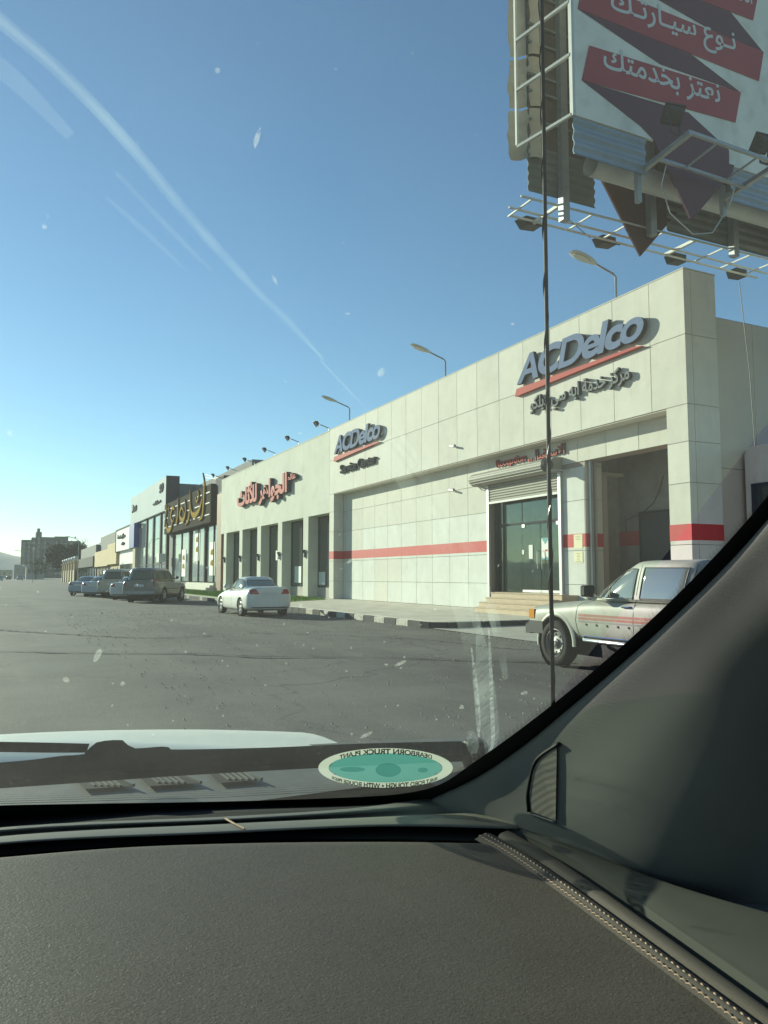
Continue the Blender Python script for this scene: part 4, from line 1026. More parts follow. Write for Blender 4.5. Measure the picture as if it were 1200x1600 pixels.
# ------------------------------------------------------------------ vehicles
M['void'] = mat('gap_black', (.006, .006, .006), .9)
M['void0'] = mat('dark_hole', (.01, .01, .01), .9)
def bezier_arc(cx, cz, r, a0, a1, n=12): return [(cx + r * cos(R(a0 + (a1 - a0) * i / n)), cz + r * sin(R(a0 + (a1 - a0) * i / n))) for i in range(n + 1)]
def smooth_mesh(verts, faces, level, cuts=(), bevel_sharp=None):
    me = bpy.data.meshes.new('body_cage'); me.from_pydata(verts, [], faces); me.update()
    bm = bmesh.new(); bm.from_mesh(me); bmesh.ops.recalc_face_normals(bm, faces=bm.faces); bm.to_mesh(me); bm.free()
    o = bpy.data.objects.new('body_cage', me); COL.objects.link(o)
    if level: s = o.modifiers.new('s', 'SUBSURF'); s.levels = level; s.render_levels = level
    tmp = []
    for vs, fs in cuts:
        cm = bpy.data.meshes.new('cutter'); cm.from_pydata(vs, [], fs); cm.update()
        bm = bmesh.new(); bm.from_mesh(cm); bmesh.ops.recalc_face_normals(bm, faces=bm.faces); bm.to_mesh(cm); bm.free()
        c = bpy.data.objects.new('cutter', cm); COL.objects.link(c); tmp.append(c)
        b = o.modifiers.new('b', 'BOOLEAN'); b.operation = 'DIFFERENCE'; b.object = c; b.solver = 'EXACT'
    bpy.context.view_layer.update()
    dg = bpy.context.evaluated_depsgraph_get(); r = bpy.data.meshes.new_from_object(o.evaluated_get(dg))
    for c in tmp: bpy.data.objects.remove(c)
    bpy.data.objects.remove(o); return r
def body_loft(st):
    """st: list of (x, zbot, zmid, ztop, wbot, wmid, wtop, crown) front to back -> closed cage"""
    vs = []; fs = []; n = None
    for (x, zb, zm, zt, wb, wm, wt, cr) in st:
        half = [(0, zb), (wb * .6, zb), (wb, zb + .02), (wm, zb + (zm - zb) * .45), (wm, zm), (wm * .985, zm + (zt - zm) * .55), (wt, zt - .015), (wt * .6, zt + cr * .7), (0, zt + cr)]
        ring = [(x, y, z) for y, z in half] + [(x, -y, z) for y, z in half[-2:0:-1]]
        n = len(ring); vs += ring
    m = len(st)
    for i in range(m - 1):
        for k in range(n): fs.append((i * n + k, i * n + (k + 1) % n, (i + 1) * n + (k + 1) % n, (i + 1) * n + k))
    for base in (0, (m - 1) * n):   # end caps as quad strips
        h = len(half)
        for k in range(h - 1):
            a, b = base + k, base + k + 1; c = base + (n - k) % n; d = base + (n - k - 1) % n
            q = [a, b, d, c]; q = [v for i_, v in enumerate(q) if v not in q[:i_]]
            if len(q) > 2: fs.append(tuple(q))
    return vs, fs
def cabin_loft(rings):
    """rings bottom to top: (z, [ (x, halfwidth) front->back ]) closed cage"""
    vs = []; fs = []; n = 2 * len(rings[0][1])
    for z, pr in rings:
        vs += [(x, w, z + dz) for (x, w, *e) in pr for dz in [e[0] if e else 0]] + [(x, -w, z + (e[0] if e else 0)) for (x, w, *e) in reversed(pr)]
    for i in range(len(rings) - 1):
        for k in range(n): fs.append((i * n + k, i * n + (k + 1) % n, (i + 1) * n + (k + 1) % n, (i + 1) * n + k))
    m = len(rings[0][1])
    for base in (0, (len(rings) - 1) * n):
        for k in range(m - 1): fs.append((base + k, base + k + 1, base + n - 2 - k, base + n - 1 - k))
    return vs, fs
def cyl(cx, cz, r, y0, y1, n=28):
    vs = [(cx + r * cos(2 * pi * k / n), y, cz + r * sin(2 * pi * k / n)) for y in (y0, y1) for k in range(n)]
    return vs, [tuple(range(n)), tuple(range(2 * n - 1, n - 1, -1))] + [(k, (k + 1) % n, n + (k + 1) % n, n + k) for k in range(n)]
class Skin:
    """finds the body surface seen from the side / front / back, for seams, windows and trim"""
    def __init__(s, meshes):
        v = []; f = []
        for me in meshes:
            n = len(v); v += [q.co.copy() for q in me.vertices]; f += [[i + n for i in p.vertices] for p in me.polygons]
        s.t = BVHTree.FromPolygons(v, f)
    def side(s, x, z, sg, off=.0):
        h = s.t.ray_cast(Vector((x, sg * 3, z)), Vector((0, -sg, 0)))
        if h[0] is None: return None
        return Vector((x, h[0].y + sg * off, z))
    def end(s, y, z, sg, off=.0):
        h = s.t.ray_cast(Vector((sg * 6, y, z)), Vector((-sg, 0, 0)))
        if h[0] is None: return None
        return h[0] + Vector((sg * off, 0, 0))
    def top(s, x, y, off=0.):
        h = s.t.ray_cast(Vector((x, y, 4)), Vector((0, 0, -1))); return None if h[0] is None else h[0] + Vector((0, 0, off))
def patch(fnc, poly, off, n=14):
    """cover the polygon (u,v) on a surface given by fnc(u,v,off): a grid of rows between the polygon's lower and upper outline"""
    us = sorted(set([p[0] for p in poly])); u0, u1 = us[0], us[-1]
    def span(u):
        zs = []
        for (a, b), (c, d) in zip(poly, poly[1:] + poly[:1]):
            if a != c and min(a, c) - 1e-9 <= u <= max(a, c) + 1e-9: zs.append(b + (d - b) * (u - a) / (c - a))
        return (min(zs), max(zs)) if zs else None
    cs = sorted(set([u0 + (u1 - u0) * (i / n) for i in range(n + 1)] + us)); cols = []
    for u in cs:
        uu = min(max(u, u0 + 1e-4), u1 - 1e-4); sp = span(uu)
        if not sp: continue
        col = [fnc(uu, sp[0] + (sp[1] - sp[0]) * j / 6, off) for j in range(7)]
        if any(c is None for c in col): continue
        cols.append(col)
    vs = [tuple(p) for c in cols for p in c]; fs = []
    for i in range(len(cols) - 1):
        for j in range(6): fs.append((i * 7 + j, (i + 1) * 7 + j, (i + 1) * 7 + j + 1, i * 7 + j + 1))
    return vs, fs
def outline_tube(fnc, poly, r, off=0., closed=True, seg=6):
    P = poly + ([poly[0]] if closed else []); pts = []
    for a, b in zip(P, P[1:]):
        for i in range(seg): pts.append(fnc(a[0] + (b[0] - a[0]) * i / seg, a[1] + (b[1] - a[1]) * i / seg, off))
    pts.append(fnc(P[-1][0], P[-1][1], off)); pts = [p for p in pts if p is not None]
    mb = MB(); mb.tube(pts, r, 5); return mb
def wheel(parent, x, y, r, wd, sg, style, rimm):
    t = MB(); h = wd / 2
    t.lathe([(r * .62, -h * .8), (r * .70, -h), (r * .93, -h * .95), (r, -h * .6), (r * 1.0, -h * .2), (r * .985, 0), (r, h * .2), (r, h * .6), (r * .93, h * .95), (r * .70, h), (r * .62, h * .8)], (x, y, r), 'Y', 32)
    w = t.build('wheel', M['rubber'], parent, smooth=True)
    m = MB()
    m.lathe([(r * .63, sg * h * .85), (r * .60, sg * h * .9), (r * .56, sg * h * .5), (r * .54, -sg * h * .6), (0, -sg * h * .6)], (x, y, r), 'Y', 32)
    n = 5 if style == 'alloy' else 0
    if style != 'alloy': m.lathe([(r * .56, sg * h * .35), (r * .44, sg * h * .62), (r * .30, sg * h * .55), (r * .2, sg * h * .6)], (x, y, r), 'Y', 32)
    for k in range(n):
        a = 2 * pi * k / n + .3
        for da in ((-.16, .16) if style == 'alloy' else (0,)):
            p0 = Vector((x + cos(a + da * .5) * r * .12, y + sg * h * .62, r + sin(a + da * .5) * r * .12)); p1 = Vector((x + cos(a + da) * r * .57, y + sg * h * .75, r + sin(a + da) * r * .57))
            m.bar(p0, p1, r * .10 if style == 'alloy' else r * .27, .03)
    m.lathe([(r * .2, sg * h * .5), (r * .2, sg * h * .78), (r * .10, sg * h * .86), (r * .10, sg * h * .98), (0, sg * h * .98)], (x, y, r), 'Y', 20)
    rm_ = m.build('rim', rimm, w)
    if style != 'alloy':
        hm_ = MB()
        for k in range(8):
            a = 2 * pi * k / 8; hm_.lathe([(0, sg * h * .62), (r * .055, sg * h * .62), (r * .055, sg * h * .3)], (x + cos(a) * r * .40, y, r + sin(a) * r * .40), 'Y', 10)
        hm_.build('vent_holes', M['void0'], w)['kind'] = 'stuff'
    return w
def mesh_part(me, name, m, parent):
    me.materials.clear(); me.materials.append(m)
    for p in me.polygons: p.material_index = 0
    me.polygons.foreach_set('use_smooth', [True] * len(me.polygons))
    try: me.set_sharp_from_angle(angle=R(38))
    except Exception: pass
    me.name = name; o = bpy.data.objects.new(name, me); relink(o, parent); return o
def mirror_part(parent, skin, x, z, col, sg):
    p = skin.side(x, z, sg) or Vector((x, sg * .8, z))
    m = MB(); m.bar(p, p + Vector((0, sg * .12, .02)), .03, .05)
    m.tube([p + Vector((.05, sg * .08, .05)), p + Vector((.03, sg * .15, .06)), p + Vector((.0, sg * .24, .06)), p + Vector((-.01, sg * .28, .05))], [.05, .085, .085, .05], 10)
    m.build('mirror', col, parent, smooth=True)

def car(name, label, cat, loc, heading, spec, group=None):
    """spec: stations, cabin rings, wheels, window outlines, seams, lamps"""
    t = thing(name, label, cat, loc, heading, group)
    col = spec['paint']; wx = spec['wheels']; r = spec['r']; tw_ = spec['track']
    cuts = [cyl(x, r + .01, r * 1.16, sg * (tw_ - .26), sg * 1.3) for x in wx for sg in (1, -1)]
    bm_ = smooth_mesh(*body_loft(spec['body']), 2, cuts); cb = smooth_mesh(*cabin_loft(spec['cabin']), 2)
    sk = Skin([bm_, cb]); skb = Skin([bm_])
    body = mesh_part(bm_, 'body', col, t); cab = mesh_part(cb, 'cabin', col, t)
    lin = MB()
    for x in wx:
        for sg in (1, -1): lin.lathe([(r * 1.15, sg * .1), (r * 1.15, 0)], (x, sg * (tw_ - .10), r), 'Y', 20)
    for x in wx:
        lin.box(x - r * 1.1, x + r * 1.1, -tw_ + .24, tw_ - .24, .22, r * 2.1)
    lin.box(spec['body'][-1][0] + .3, spec['body'][0][0] - .3, -tw_ + .2, tw_ - .2, .2, .4)
    lin.build('underbody', M['black'], t)
    for x in wx:
        for sg in (1, -1): wheel(t, x, sg * (tw_ - .10), r, .2 if r < .34 else .24, sg, spec.get('style', 'alloy'), spec.get('rim', M['alu']))
    for sg in (1, -1):
        for poly in spec['side_windows']:
            w = build(patch(lambda u, v, o: sk.side(u, v, sg, o), poly, .004), 'side_window', M['carglass'], t, smooth=True)
            outline_tube(lambda u, v, o: sk.side(u, v, sg, o), poly, .011, .004).build('window_seal', spec.get('seal', M['black']), w)
        for ln in spec.get('seams', ()):
            outline_tube(lambda u, v, o: sk.side(u, v, sg, o), ln, .0045, .0, closed=False).build('door_seam', M['black'], t)
        for poly, m, nm in spec.get('stripes', ()):
            build(patch(lambda u, v, o: sk.side(u, v, sg, o), poly, .003, 20), nm, m, t)
        for (x, z) in spec.get('handles', ()):
            p = sk.side(x, z, sg)
            if p:
                m = MB(); m.tube([p + Vector((.09, 0, 0)), p + Vector((.07, sg * .028, 0)), p + Vector((-.07, sg * .028, 0)), p + Vector((-.09, 0, 0))], .014, 6); m.build('door_handle', spec.get('handle_m', M['chrome']), t)
        for (u0, u1, z, rr, mm) in spec.get('mould', ()):
            m = outline_tube(lambda u, v, o: sk.side(u, v, sg, o), [(u0, z), (u1, z)], rr, 0, closed=False, seg=16); m.build('side_moulding', mm, t)
    for sg, key in ((1, 'front_glass'), (-1, 'rear_glass')):
        if key in spec:
            w = build(patch(lambda u, v, o: sk.end(u, v, sg, o), spec[key], .005, 16), 'windscreen' if sg > 0 else 'rear_window', M['carglass'], t, smooth=True)
            outline_tube(lambda u, v, o: sk.end(u, v, sg, o), spec[key], .014, .004).build('window_seal', spec.get('seal', M['black']), w)
    for sg, poly, m, nm in spec.get('ends', ()):
        build(patch(lambda u, v, o: sk.end(u, v, sg, o), poly, .008, 12), nm, m, t, smooth=True)
    if 'mirror' in spec:
        for sg in (1, -1): mirror_part(t, sk, *spec['mirror'], spec.get('mirror_m', M['black']), sg)
    return t, sk
def sym(poly): return [(-a, b) for a, b in poly]
HEAD0 = R(90)

# white saloon parked along the kerb, seen from behind
sed_body = [(2.24, .30, .52, .60, .50, .62, .50, .0), (2.16, .20, .50, .70, .70, .78, .62, .02), (1.85, .17, .52, .80, .80, .87, .70, .03), (1.2, .16, .54, .90, .82, .875, .76, .03), (.75, .16, .56, .96, .82, .875, .78, .03),
            (0, .16, .56, .95, .82, .88, .79, .02), (-.8, .16, .56, .97, .82, .88, .79, .02), (-1.35, .17, .57, 1.00, .82, .88, .78, .02), (-1.75, .19, .58, 1.05, .80, .87, .74, .02), (-2.10, .22, .58, 1.06, .78, .84, .70, .02), (-2.24, .28, .56, 1.03, .66, .76, .64, .0)]
sed_cab = [(.86, [(1.15, .30), (1.02, .74), (.2, .80), (-.8, .80), (-1.55, .74), (-1.75, .30)]), (1.02, [(.78, .28), (.66, .68), (.1, .755), (-.75, .755), (-1.40, .68), (-1.55, .28)]),
           (1.24, [(.32, .28), (.20, .60), (-.05, .67), (-.65, .67), (-1.02, .62), (-1.18, .28)]), (1.39, [(-.02, .25), (-.10, .50), (-.22, .56), (-.62, .56), (-.84, .50), (-.96, .25)]), (1.43, [(-.14, .22), (-.2, .36), (-.3, .42), (-.6, .42), (-.74, .36), (-.84, .22)])]
def sedan_spec(paintm, h=1.0):
    return dict(paint=paintm, body=sed_body, cabin=sed_cab, wheels=(1.36, -1.34), r=.315, track=.85,
        side_windows=[[(.62, .985), (-.22, .985), (-.22, 1.33), (-.05, 1.33), (.30, 1.20)], [(-.27, .985), (-1.15, .985), (-1.18, 1.10), (-.95, 1.26), (-.72, 1.33), (-.27, 1.335)]],
        seams=[[(.82, .30), (.86, .6), (.74, .93)], [(-.24, .26), (-.24, .95)], [(-.95, .36), (-1.10, .62), (-1.18, .95)], [(.82, .27), (-.95, .27)]],
        handles=[(-.05, .82), (-.98, .85)], handle_m=paintm,
        front_glass=sym([(.58, 1.0), (-.58, 1.0), (-.48, 1.33), (.48, 1.33)]), rear_glass=[(-.56, 1.10), (.56, 1.10), (.50, 1.30), (-.50, 1.30)],
        ends=[(-1, [(.40, .80), (.80, .80), (.80, .97), (.52, .98)], M['redlamp'], 'tail_light'), (-1, [(-.80, .80), (-.40, .80), (-.52, .98), (-.80, .97)], M['redlamp'], 'tail_light'),
              (-1, [(-.26, .74), (.26, .74), (.26, .86), (-.26, .86)], M['sign_white'], 'number_plate'), (-1, [(-.70, .30), (.70, .30), (.66, .34), (-.66, .34)], M['black'], 'bumper_slot'),
              (1, [(.38, .60), (.74, .62), (.70, .74), (.42, .72)], M['clearlamp'], 'headlight'), (1, [(-.74, .62), (-.38, .60), (-.42, .72), (-.70, .74)], M['clearlamp'], 'headlight'),
              (1, [(-.34, .56), (.34, .56), (.34, .66), (-.34, .66)], M['black'], 'grille')],
        mirror=(.60, 1.0), mirror_m=paintm)
white = paint('white_car_paint', (.66, .67, .62), .3, .12)
car('sedan', 'white sedan parked by the lawn with red tail lights facing us', 'car', (8.38, 29.1, 0), HEAD0 + R(1), sedan_spec(white))

# large grey-brown estate SUV parked at an angle
suv_body = [(2.55, .42, .70, .92, .60, .80, .66, .0), (2.48, .32, .72, 1.02, .80, .92, .80, .03), (2.1, .30, .74, 1.12, .90, 1.0, .86, .04), (1.3, .30, .76, 1.18, .92, 1.0, .88, .03), (.4, .30, .78, 1.18, .92, 1.0, .92, .0),
            (-1.0, .30, .78, 1.20, .92, 1.0, .93, .0), (-2.1, .32, .78, 1.20, .92, 1.0, .93, .0), (-2.48, .38, .78, 1.20, .90, .98, .90, .0), (-2.57, .46, .76, 1.15, .84, .92, .84, .0)]
suv_cab = [(1.10, [(1.35, .5), (1.20, .86), (0, .93), (-1.4, .93), (-2.40, .88), (-2.54, .5)]), (1.28, [(1.02, .48), (.9, .82), (0, .90), (-1.4, .90), (-2.38, .86), (-2.50, .48)]), (1.66, [(.42, .45), (.32, .74), (0, .80), (-1.4, .80), (-2.26, .76), (-2.36, .45)]),
           (1.86, [(.06, .42), (-.04, .66), (-.3, .71), (-1.4, .71), (-2.14, .67), (-2.26, .42)]), (1.92, [(-.1, .35), (-.2, .5), (-.4, .56), (-1.4, .56), (-2.0, .5), (-2.1, .35)])]
suvp = paint('brown_grey_paint', (.19, .175, .15), .35, .5, (.30, .26, .20))
suvspec = dict(paint=suvp, body=suv_body, cabin=suv_cab, wheels=(1.62, -1.35), r=.40, track=.98, style='alloy',
    side_windows=[[(.85, 1.28), (.02, 1.28), (.02, 1.74), (.20, 1.72)], [(-.06, 1.28), (-.95, 1.28), (-.95, 1.75), (-.06, 1.75)], [(-1.05, 1.28), (-2.20, 1.28), (-2.14, 1.72), (-1.05, 1.75)]],
    seams=[[(1.02, .45), (1.0, 1.2)], [(-.02, .42), (-.02, 1.24)], [(-.85, .6), (-1.0, .9), (-1.0, 1.24)]], handles=[(.12, 1.08), (-.86, 1.08)], handle_m=suvp,
    rear_glass=[(-.74, 1.26), (.74, 1.26), (.66, 1.72), (-.66, 1.72)], front_glass=sym([(.7, 1.3), (-.7, 1.3), (-.56, 1.76), (.56, 1.76)]),
    ends=[(-1, [(.76, .88), (.88, .88), (.88, 1.35), (.78, 1.35)], M['redlamp'], 'tail_light'), (-1, [(-.88, .88), (-.76, .88), (-.78, 1.35), (-.88, 1.35)], M['redlamp'], 'tail_light'),
          (-1, [(-.26, .86), (.26, .86), (.26, 1.0), (-.26, 1.0)], M['sign_white'], 'number_plate'), (-1, [(-.86, .48), (.86, .48), (.86, .62), (-.86, .62)], M['steel'], 'bumper_trim')],
    mirror=(.80, 1.30), mould=[(2.0, -2.3, .74, .018, M['black'])])
car('suv', 'large dusty grey brown estate SUV parked at an angle before the gold sign shop', 'suv', (7.55, 45.9, 0), R(90 - 30), suvspec)
c2 = [('sedan', 'pale blue sedan leftmost in the row behind the SUV', (.30, .38, .44), (4.9, 64.2)), ('sedan', 'silver blue sedan second from the left in the row behind the SUV', (.40, .46, .50), (5.4, 60.9)),
      ('sedan', 'cream white sedan right beside the grey brown SUV', (.60, .60, .55), (6.55, 53.2))]
c2 = [('pale blue sedan leftmost in the row behind the large SUV', (.36, .40, .42), (103, 931.0)), ('silver blue sedan second from the left in the row behind the large SUV', (.46, .50, .52), (124, 932.8)),
      ('cream white sedan squeezed in beside the grey brown SUV', (.62, .62, .57), (168, 937.5))]
for lb, cl, px in c2:
    q = on(*px, 'Z', 0)
    car('sedan', lb, 'car', (q.x + 1.88, q.y + 1.52, 0), R(90 - 30), sedan_spec(paint('parked_paint', cl, .3, .3)))
gspec = dict(suvspec); gspec['paint'] = gp = paint('gold_suv_paint', (.50, .44, .32), .3, .3); gspec['handle_m'] = gp
q = on(149, 934.8, 'Z', 0)
car('suv', 'champagne coloured SUV between the blue sedans and the grey brown SUV', 'suv', (q.x + 2.15, q.y + 1.7, 0), R(90 - 30), gspec)
for i, (x, y, cl, lb) in enumerate(((-3.2, 262, (.5, .5, .48), 'small silver car driving far down the street'), (-1.0, 330, (.06, .06, .065), 'dark car at the far left of the street'), (2.6, 300, (.4, .38, .34), 'pale car far away by the right kerb'))):
    car('sedan', lb, 'car', (x, y, 0), HEAD0, sedan_spec(paint('far_paint', cl, .3, .3)))

# dusty double cab pickup beside us
pk_body = [(2.43, .48, .76, .90, .74, .80, .70, .0), (2.42, .46, .77, .94, .77, .82, .73, .015), (2.38, .45, .78, .955, .78, .83, .74, .02), (2.05, .44, .80, .99, .80, .845, .74, .03), (1.5, .44, .82, 1.03, .80, .845, .75, .03), (1.05, .42, .84, 1.07, .80, .845, .78, .02),
           (.6, .42, .84, 1.08, .80, .845, .80, .0), (-.4, .42, .84, 1.08, .80, .845, .80, .0), (-1.15, .42, .84, 1.09, .80, .845, .80, .0), (-1.28, .42, .84, 1.09, .80, .845, .80, .0)]
pk_cab = [(1.02, [(1.22, .45), (1.10, .74), (.2, .80), (-.7, .80), (-1.16, .76), (-1.24, .45)]), (1.12, [(1.04, .44), (.95, .72), (.2, .785), (-.7, .785), (-1.15, .75), (-1.22, .44)]),
          (1.46, [(.50, .42), (.42, .66), (.1, .715), (-.7, .715), (-1.10, .68), (-1.17, .42)]), (1.63, [(.22, .40), (.14, .60), (-.1, .655), (-.7, .655), (-1.03, .62), (-1.12, .40)]), (1.685, [(.12, .40), (.02, .56), (-.15, .61), (-.7, .61), (-1.0, .57), (-1.08, .40)])]
pkp = mat('dusty_beige_paint', (.34, .345, .285), .5, spec=.35, var=.12, vscale=2.5, coat=.12, dirt=((.24, .205, .15), 3.5, .7))
red_s = mat('faded_red_stripe', (.40, .16, .12), .5, var=.35, vscale=6)
grey_s = mat('faded_grey_stripe', (.30, .28, .26), .5, var=.4, vscale=6)
pkspec = dict(paint=pkp, body=pk_body, cabin=pk_cab, wheels=(1.70, -1.55), r=.365, track=.86, style='steel', rim=mat('worn_wheel', (.25, .25, .24), .5, metal=.5, var=.3, vscale=20),
    side_windows=[[(.70, 1.125), (.02, 1.125), (.0, 1.55), (.12, 1.555), (.30, 1.51), (.55, 1.30)], [(-.12, 1.125), (-.88, 1.125), (-.93, 1.56), (-.14, 1.57)], [(.90, 1.12), (.755, 1.12), (.64, 1.27)]],
    seams=[[(1.14, .52), (1.20, .75), (1.17, .98), (1.02, 1.10)], [(-.05, .48), (-.05, 1.10), (-.07, 1.60)], [(-.62, .50), (-.70, .62), (-.95, .85), (-1.0, 1.10), (-1.02, 1.60)], [(1.14, .52), (-.6, .50)]],
    stripes=[([(1.13, .825), (-1.05, .825), (-1.05, .862), (1.13, .862)], red_s, 'red_stripe'), ([(1.13, .775), (-1.05, .775), (-1.05, .812), (1.13, .812)], red_s, 'red_stripe'), ([(1.13, .735), (-1.05, .735), (-1.05, .758), (1.13, .758)], grey_s, 'grey_stripe')],
    handles=[(.10, 1.0), (-.86, 1.0)], seal=mat('grey_seal', (.12, .12, .11), .6),
    front_glass=sym([(.66, 1.14), (-.66, 1.14), (-.54, 1.54), (.54, 1.54)]), rear_glass=[(-.6, 1.16), (.6, 1.16), (.5, 1.5), (-.5, 1.5)],
    ends=[(1, [(.42, .68), (.68, .68), (.68, .86), (.42, .86)], M['clearlamp'], 'headlight'), (1, [(-.68, .68), (-.42, .68), (-.42, .86), (-.68, .86)], M['clearlamp'], 'headlight'), (1, [(-.38, .66), (.38, .66), (.38, .86), (-.38, .86)], M['black'], 'grille')],
    mould=[(1.1, -1.1, .52, .016, M['chrome']), (.72, .02, 1.118, .012, M['chrome']), (-.12, -.9, 1.118, .012, M['chrome'])])
PKX, PKY = 8.86, 8.48
pk, sk = car('pickup_truck', 'dusty beige double cab pickup with faded red side stripes', 'pickup truck', (PKX, PKY, 0), HEAD0, pkspec)
for sg in (1, -1):
    a = MB(); # wheel arch flare
    pts = [(1.70 + .43 * cos(R(t)), .37 + .43 * sin(R(t))) for t in range(-8, 189, 12)]
    vs = []; fs = []
    for u, v in pts:
        c = Vector((u - 1.70, 0, v - .37)).normalized()
        vs += [(u, sg * .80, v), (u, sg * .858, v), (u + c.x * .035, sg * .858, v + c.z * .035), (u + c.x * .07, sg * .84, v + c.z * .07)]
    for i in range(len(pts) - 1):
        for k in range(3): fs.append((i * 4 + k, i * 4 + k + 1, (i + 1) * 4 + k + 1, (i + 1) * 4 + k))
    a.add(vs, fs); a.build('wheel_arch', pkp, pk, smooth=True)
    a = MB(); a.box(2.27, 2.415, sg * .78, sg * .842, .74, .89); a.build('turn_lamp', M['amber'], pk)
    for x in (.95, .72, .49, .26, .04, -.2, -.5, -.8):
        p = sk.side(x, .715, sg, .004)
        if p: a = MB(); a.box(x - .012, x + .012, p.y - .006, p.y + .006, .69, .72); a.build('rivet', M['flood'], pk)
    # side mirror on the quarter glass corner
    a = MB(); a.bar((.78, sg * .78, 1.10), (.80, sg * .92, 1.15), .03); a.bar((.72, sg * .78, 1.12), (.78, sg * .92, 1.20), .025)
    mi = a.build('mirror_arm', M['chrome'], pk)
    a = MB(); a.prism([(-.10, -.085), (.08, -.085), (.10, -.06), (.10, .07), (.07, .09), (-.09, .09), (-.11, .06)], lambda u, v, t: (t + .02 * abs(u), sg * (.95 + u), 1.22 + v), .74, .82); a.build('mirror', M['black'], mi, smooth=False)
    a = MB(); a.tube([(1.05, sg * .835, .50), (.9, sg * .93, .47), (-1.0, sg * .93, .47), (-1.15, sg * .835, .5)], .03, 8); a.build('side_step', M['chrome'], pk, smooth=True)
a = MB(); vs = []
a.prism([(-.86, 0), (.86, 0), (.86, .10), (.78, .14), (-.78, .14), (-.86, .10)], lambda u, v, t: (t, u, .48 + v * 1.5), 2.36, 2.49); a.box(2.0, 2.38, .80, .875, .50, .70); a.box(2.0, 2.38, -.875, -.80, .50, .70); a.build('front_bumper', M['flood'], pk)
a = MB(); a.box(-2.45, -1.32, -.82, .82, .52, .66); a.box(-2.45, -1.32, .76, .83, .52, 1.06); a.box(-2.45, -1.32, -.83, -.76, .52, 1.06); a.box(-2.45, -2.38, -.82, .82, .52, 1.06); a.box(-1.38, -1.31, -.82, .82, .52, 1.06); a.build('cargo_bed', pkp, pk)
a = MB(); a.tube([(-1.42, -.72, 1.06), (-1.42, -.66, 1.66), (-1.42, -.5, 1.70), (-1.42, .5, 1.70), (-1.42, .66, 1.66), (-1.42, .72, 1.06)], .03, 8); a.build('roll_bar', M['chrome'], pk, smooth=True)

# ------------------------------------------------------------------ the truck we sit in
TX = -.20   # its centre line
tr = thing('pickup_truck', 'cabin, windscreen and white bonnet of the truck the photo is taken from', 'truck', (TX, 0, 0), world_coords=True)
GK = 1.6
def Gy(X, Z): return 1.181 - .40 * (X - TX) ** 2 - GK * (Z - 1.15)
def onG(px, py, lift=0.):
    """where the sight line through a pixel of the photograph meets the curved windscreen"""
    d = ray(px, py); t = .8 / d.length
    lo, hi = .01 / d.length, 3. / d.length
    f = lambda t: t * d.y - Gy(t * d.x, CH + t * d.z)
    for _ in range(50):
        md = (lo + hi) / 2
        if f(md) > 0: hi = md
        else: lo = md
    p = Vector((0, 0, CH)) + d * lo
    return p + Vector((0, -.53, -.85)) * lift
def gl(X, Z, lift=0.): return Vector((X, Gy(X, Z), Z)) + Vector((0, -.53, -.85)) * lift
def zpt(px, py, Z): return on(px, py, 'Z', Z)

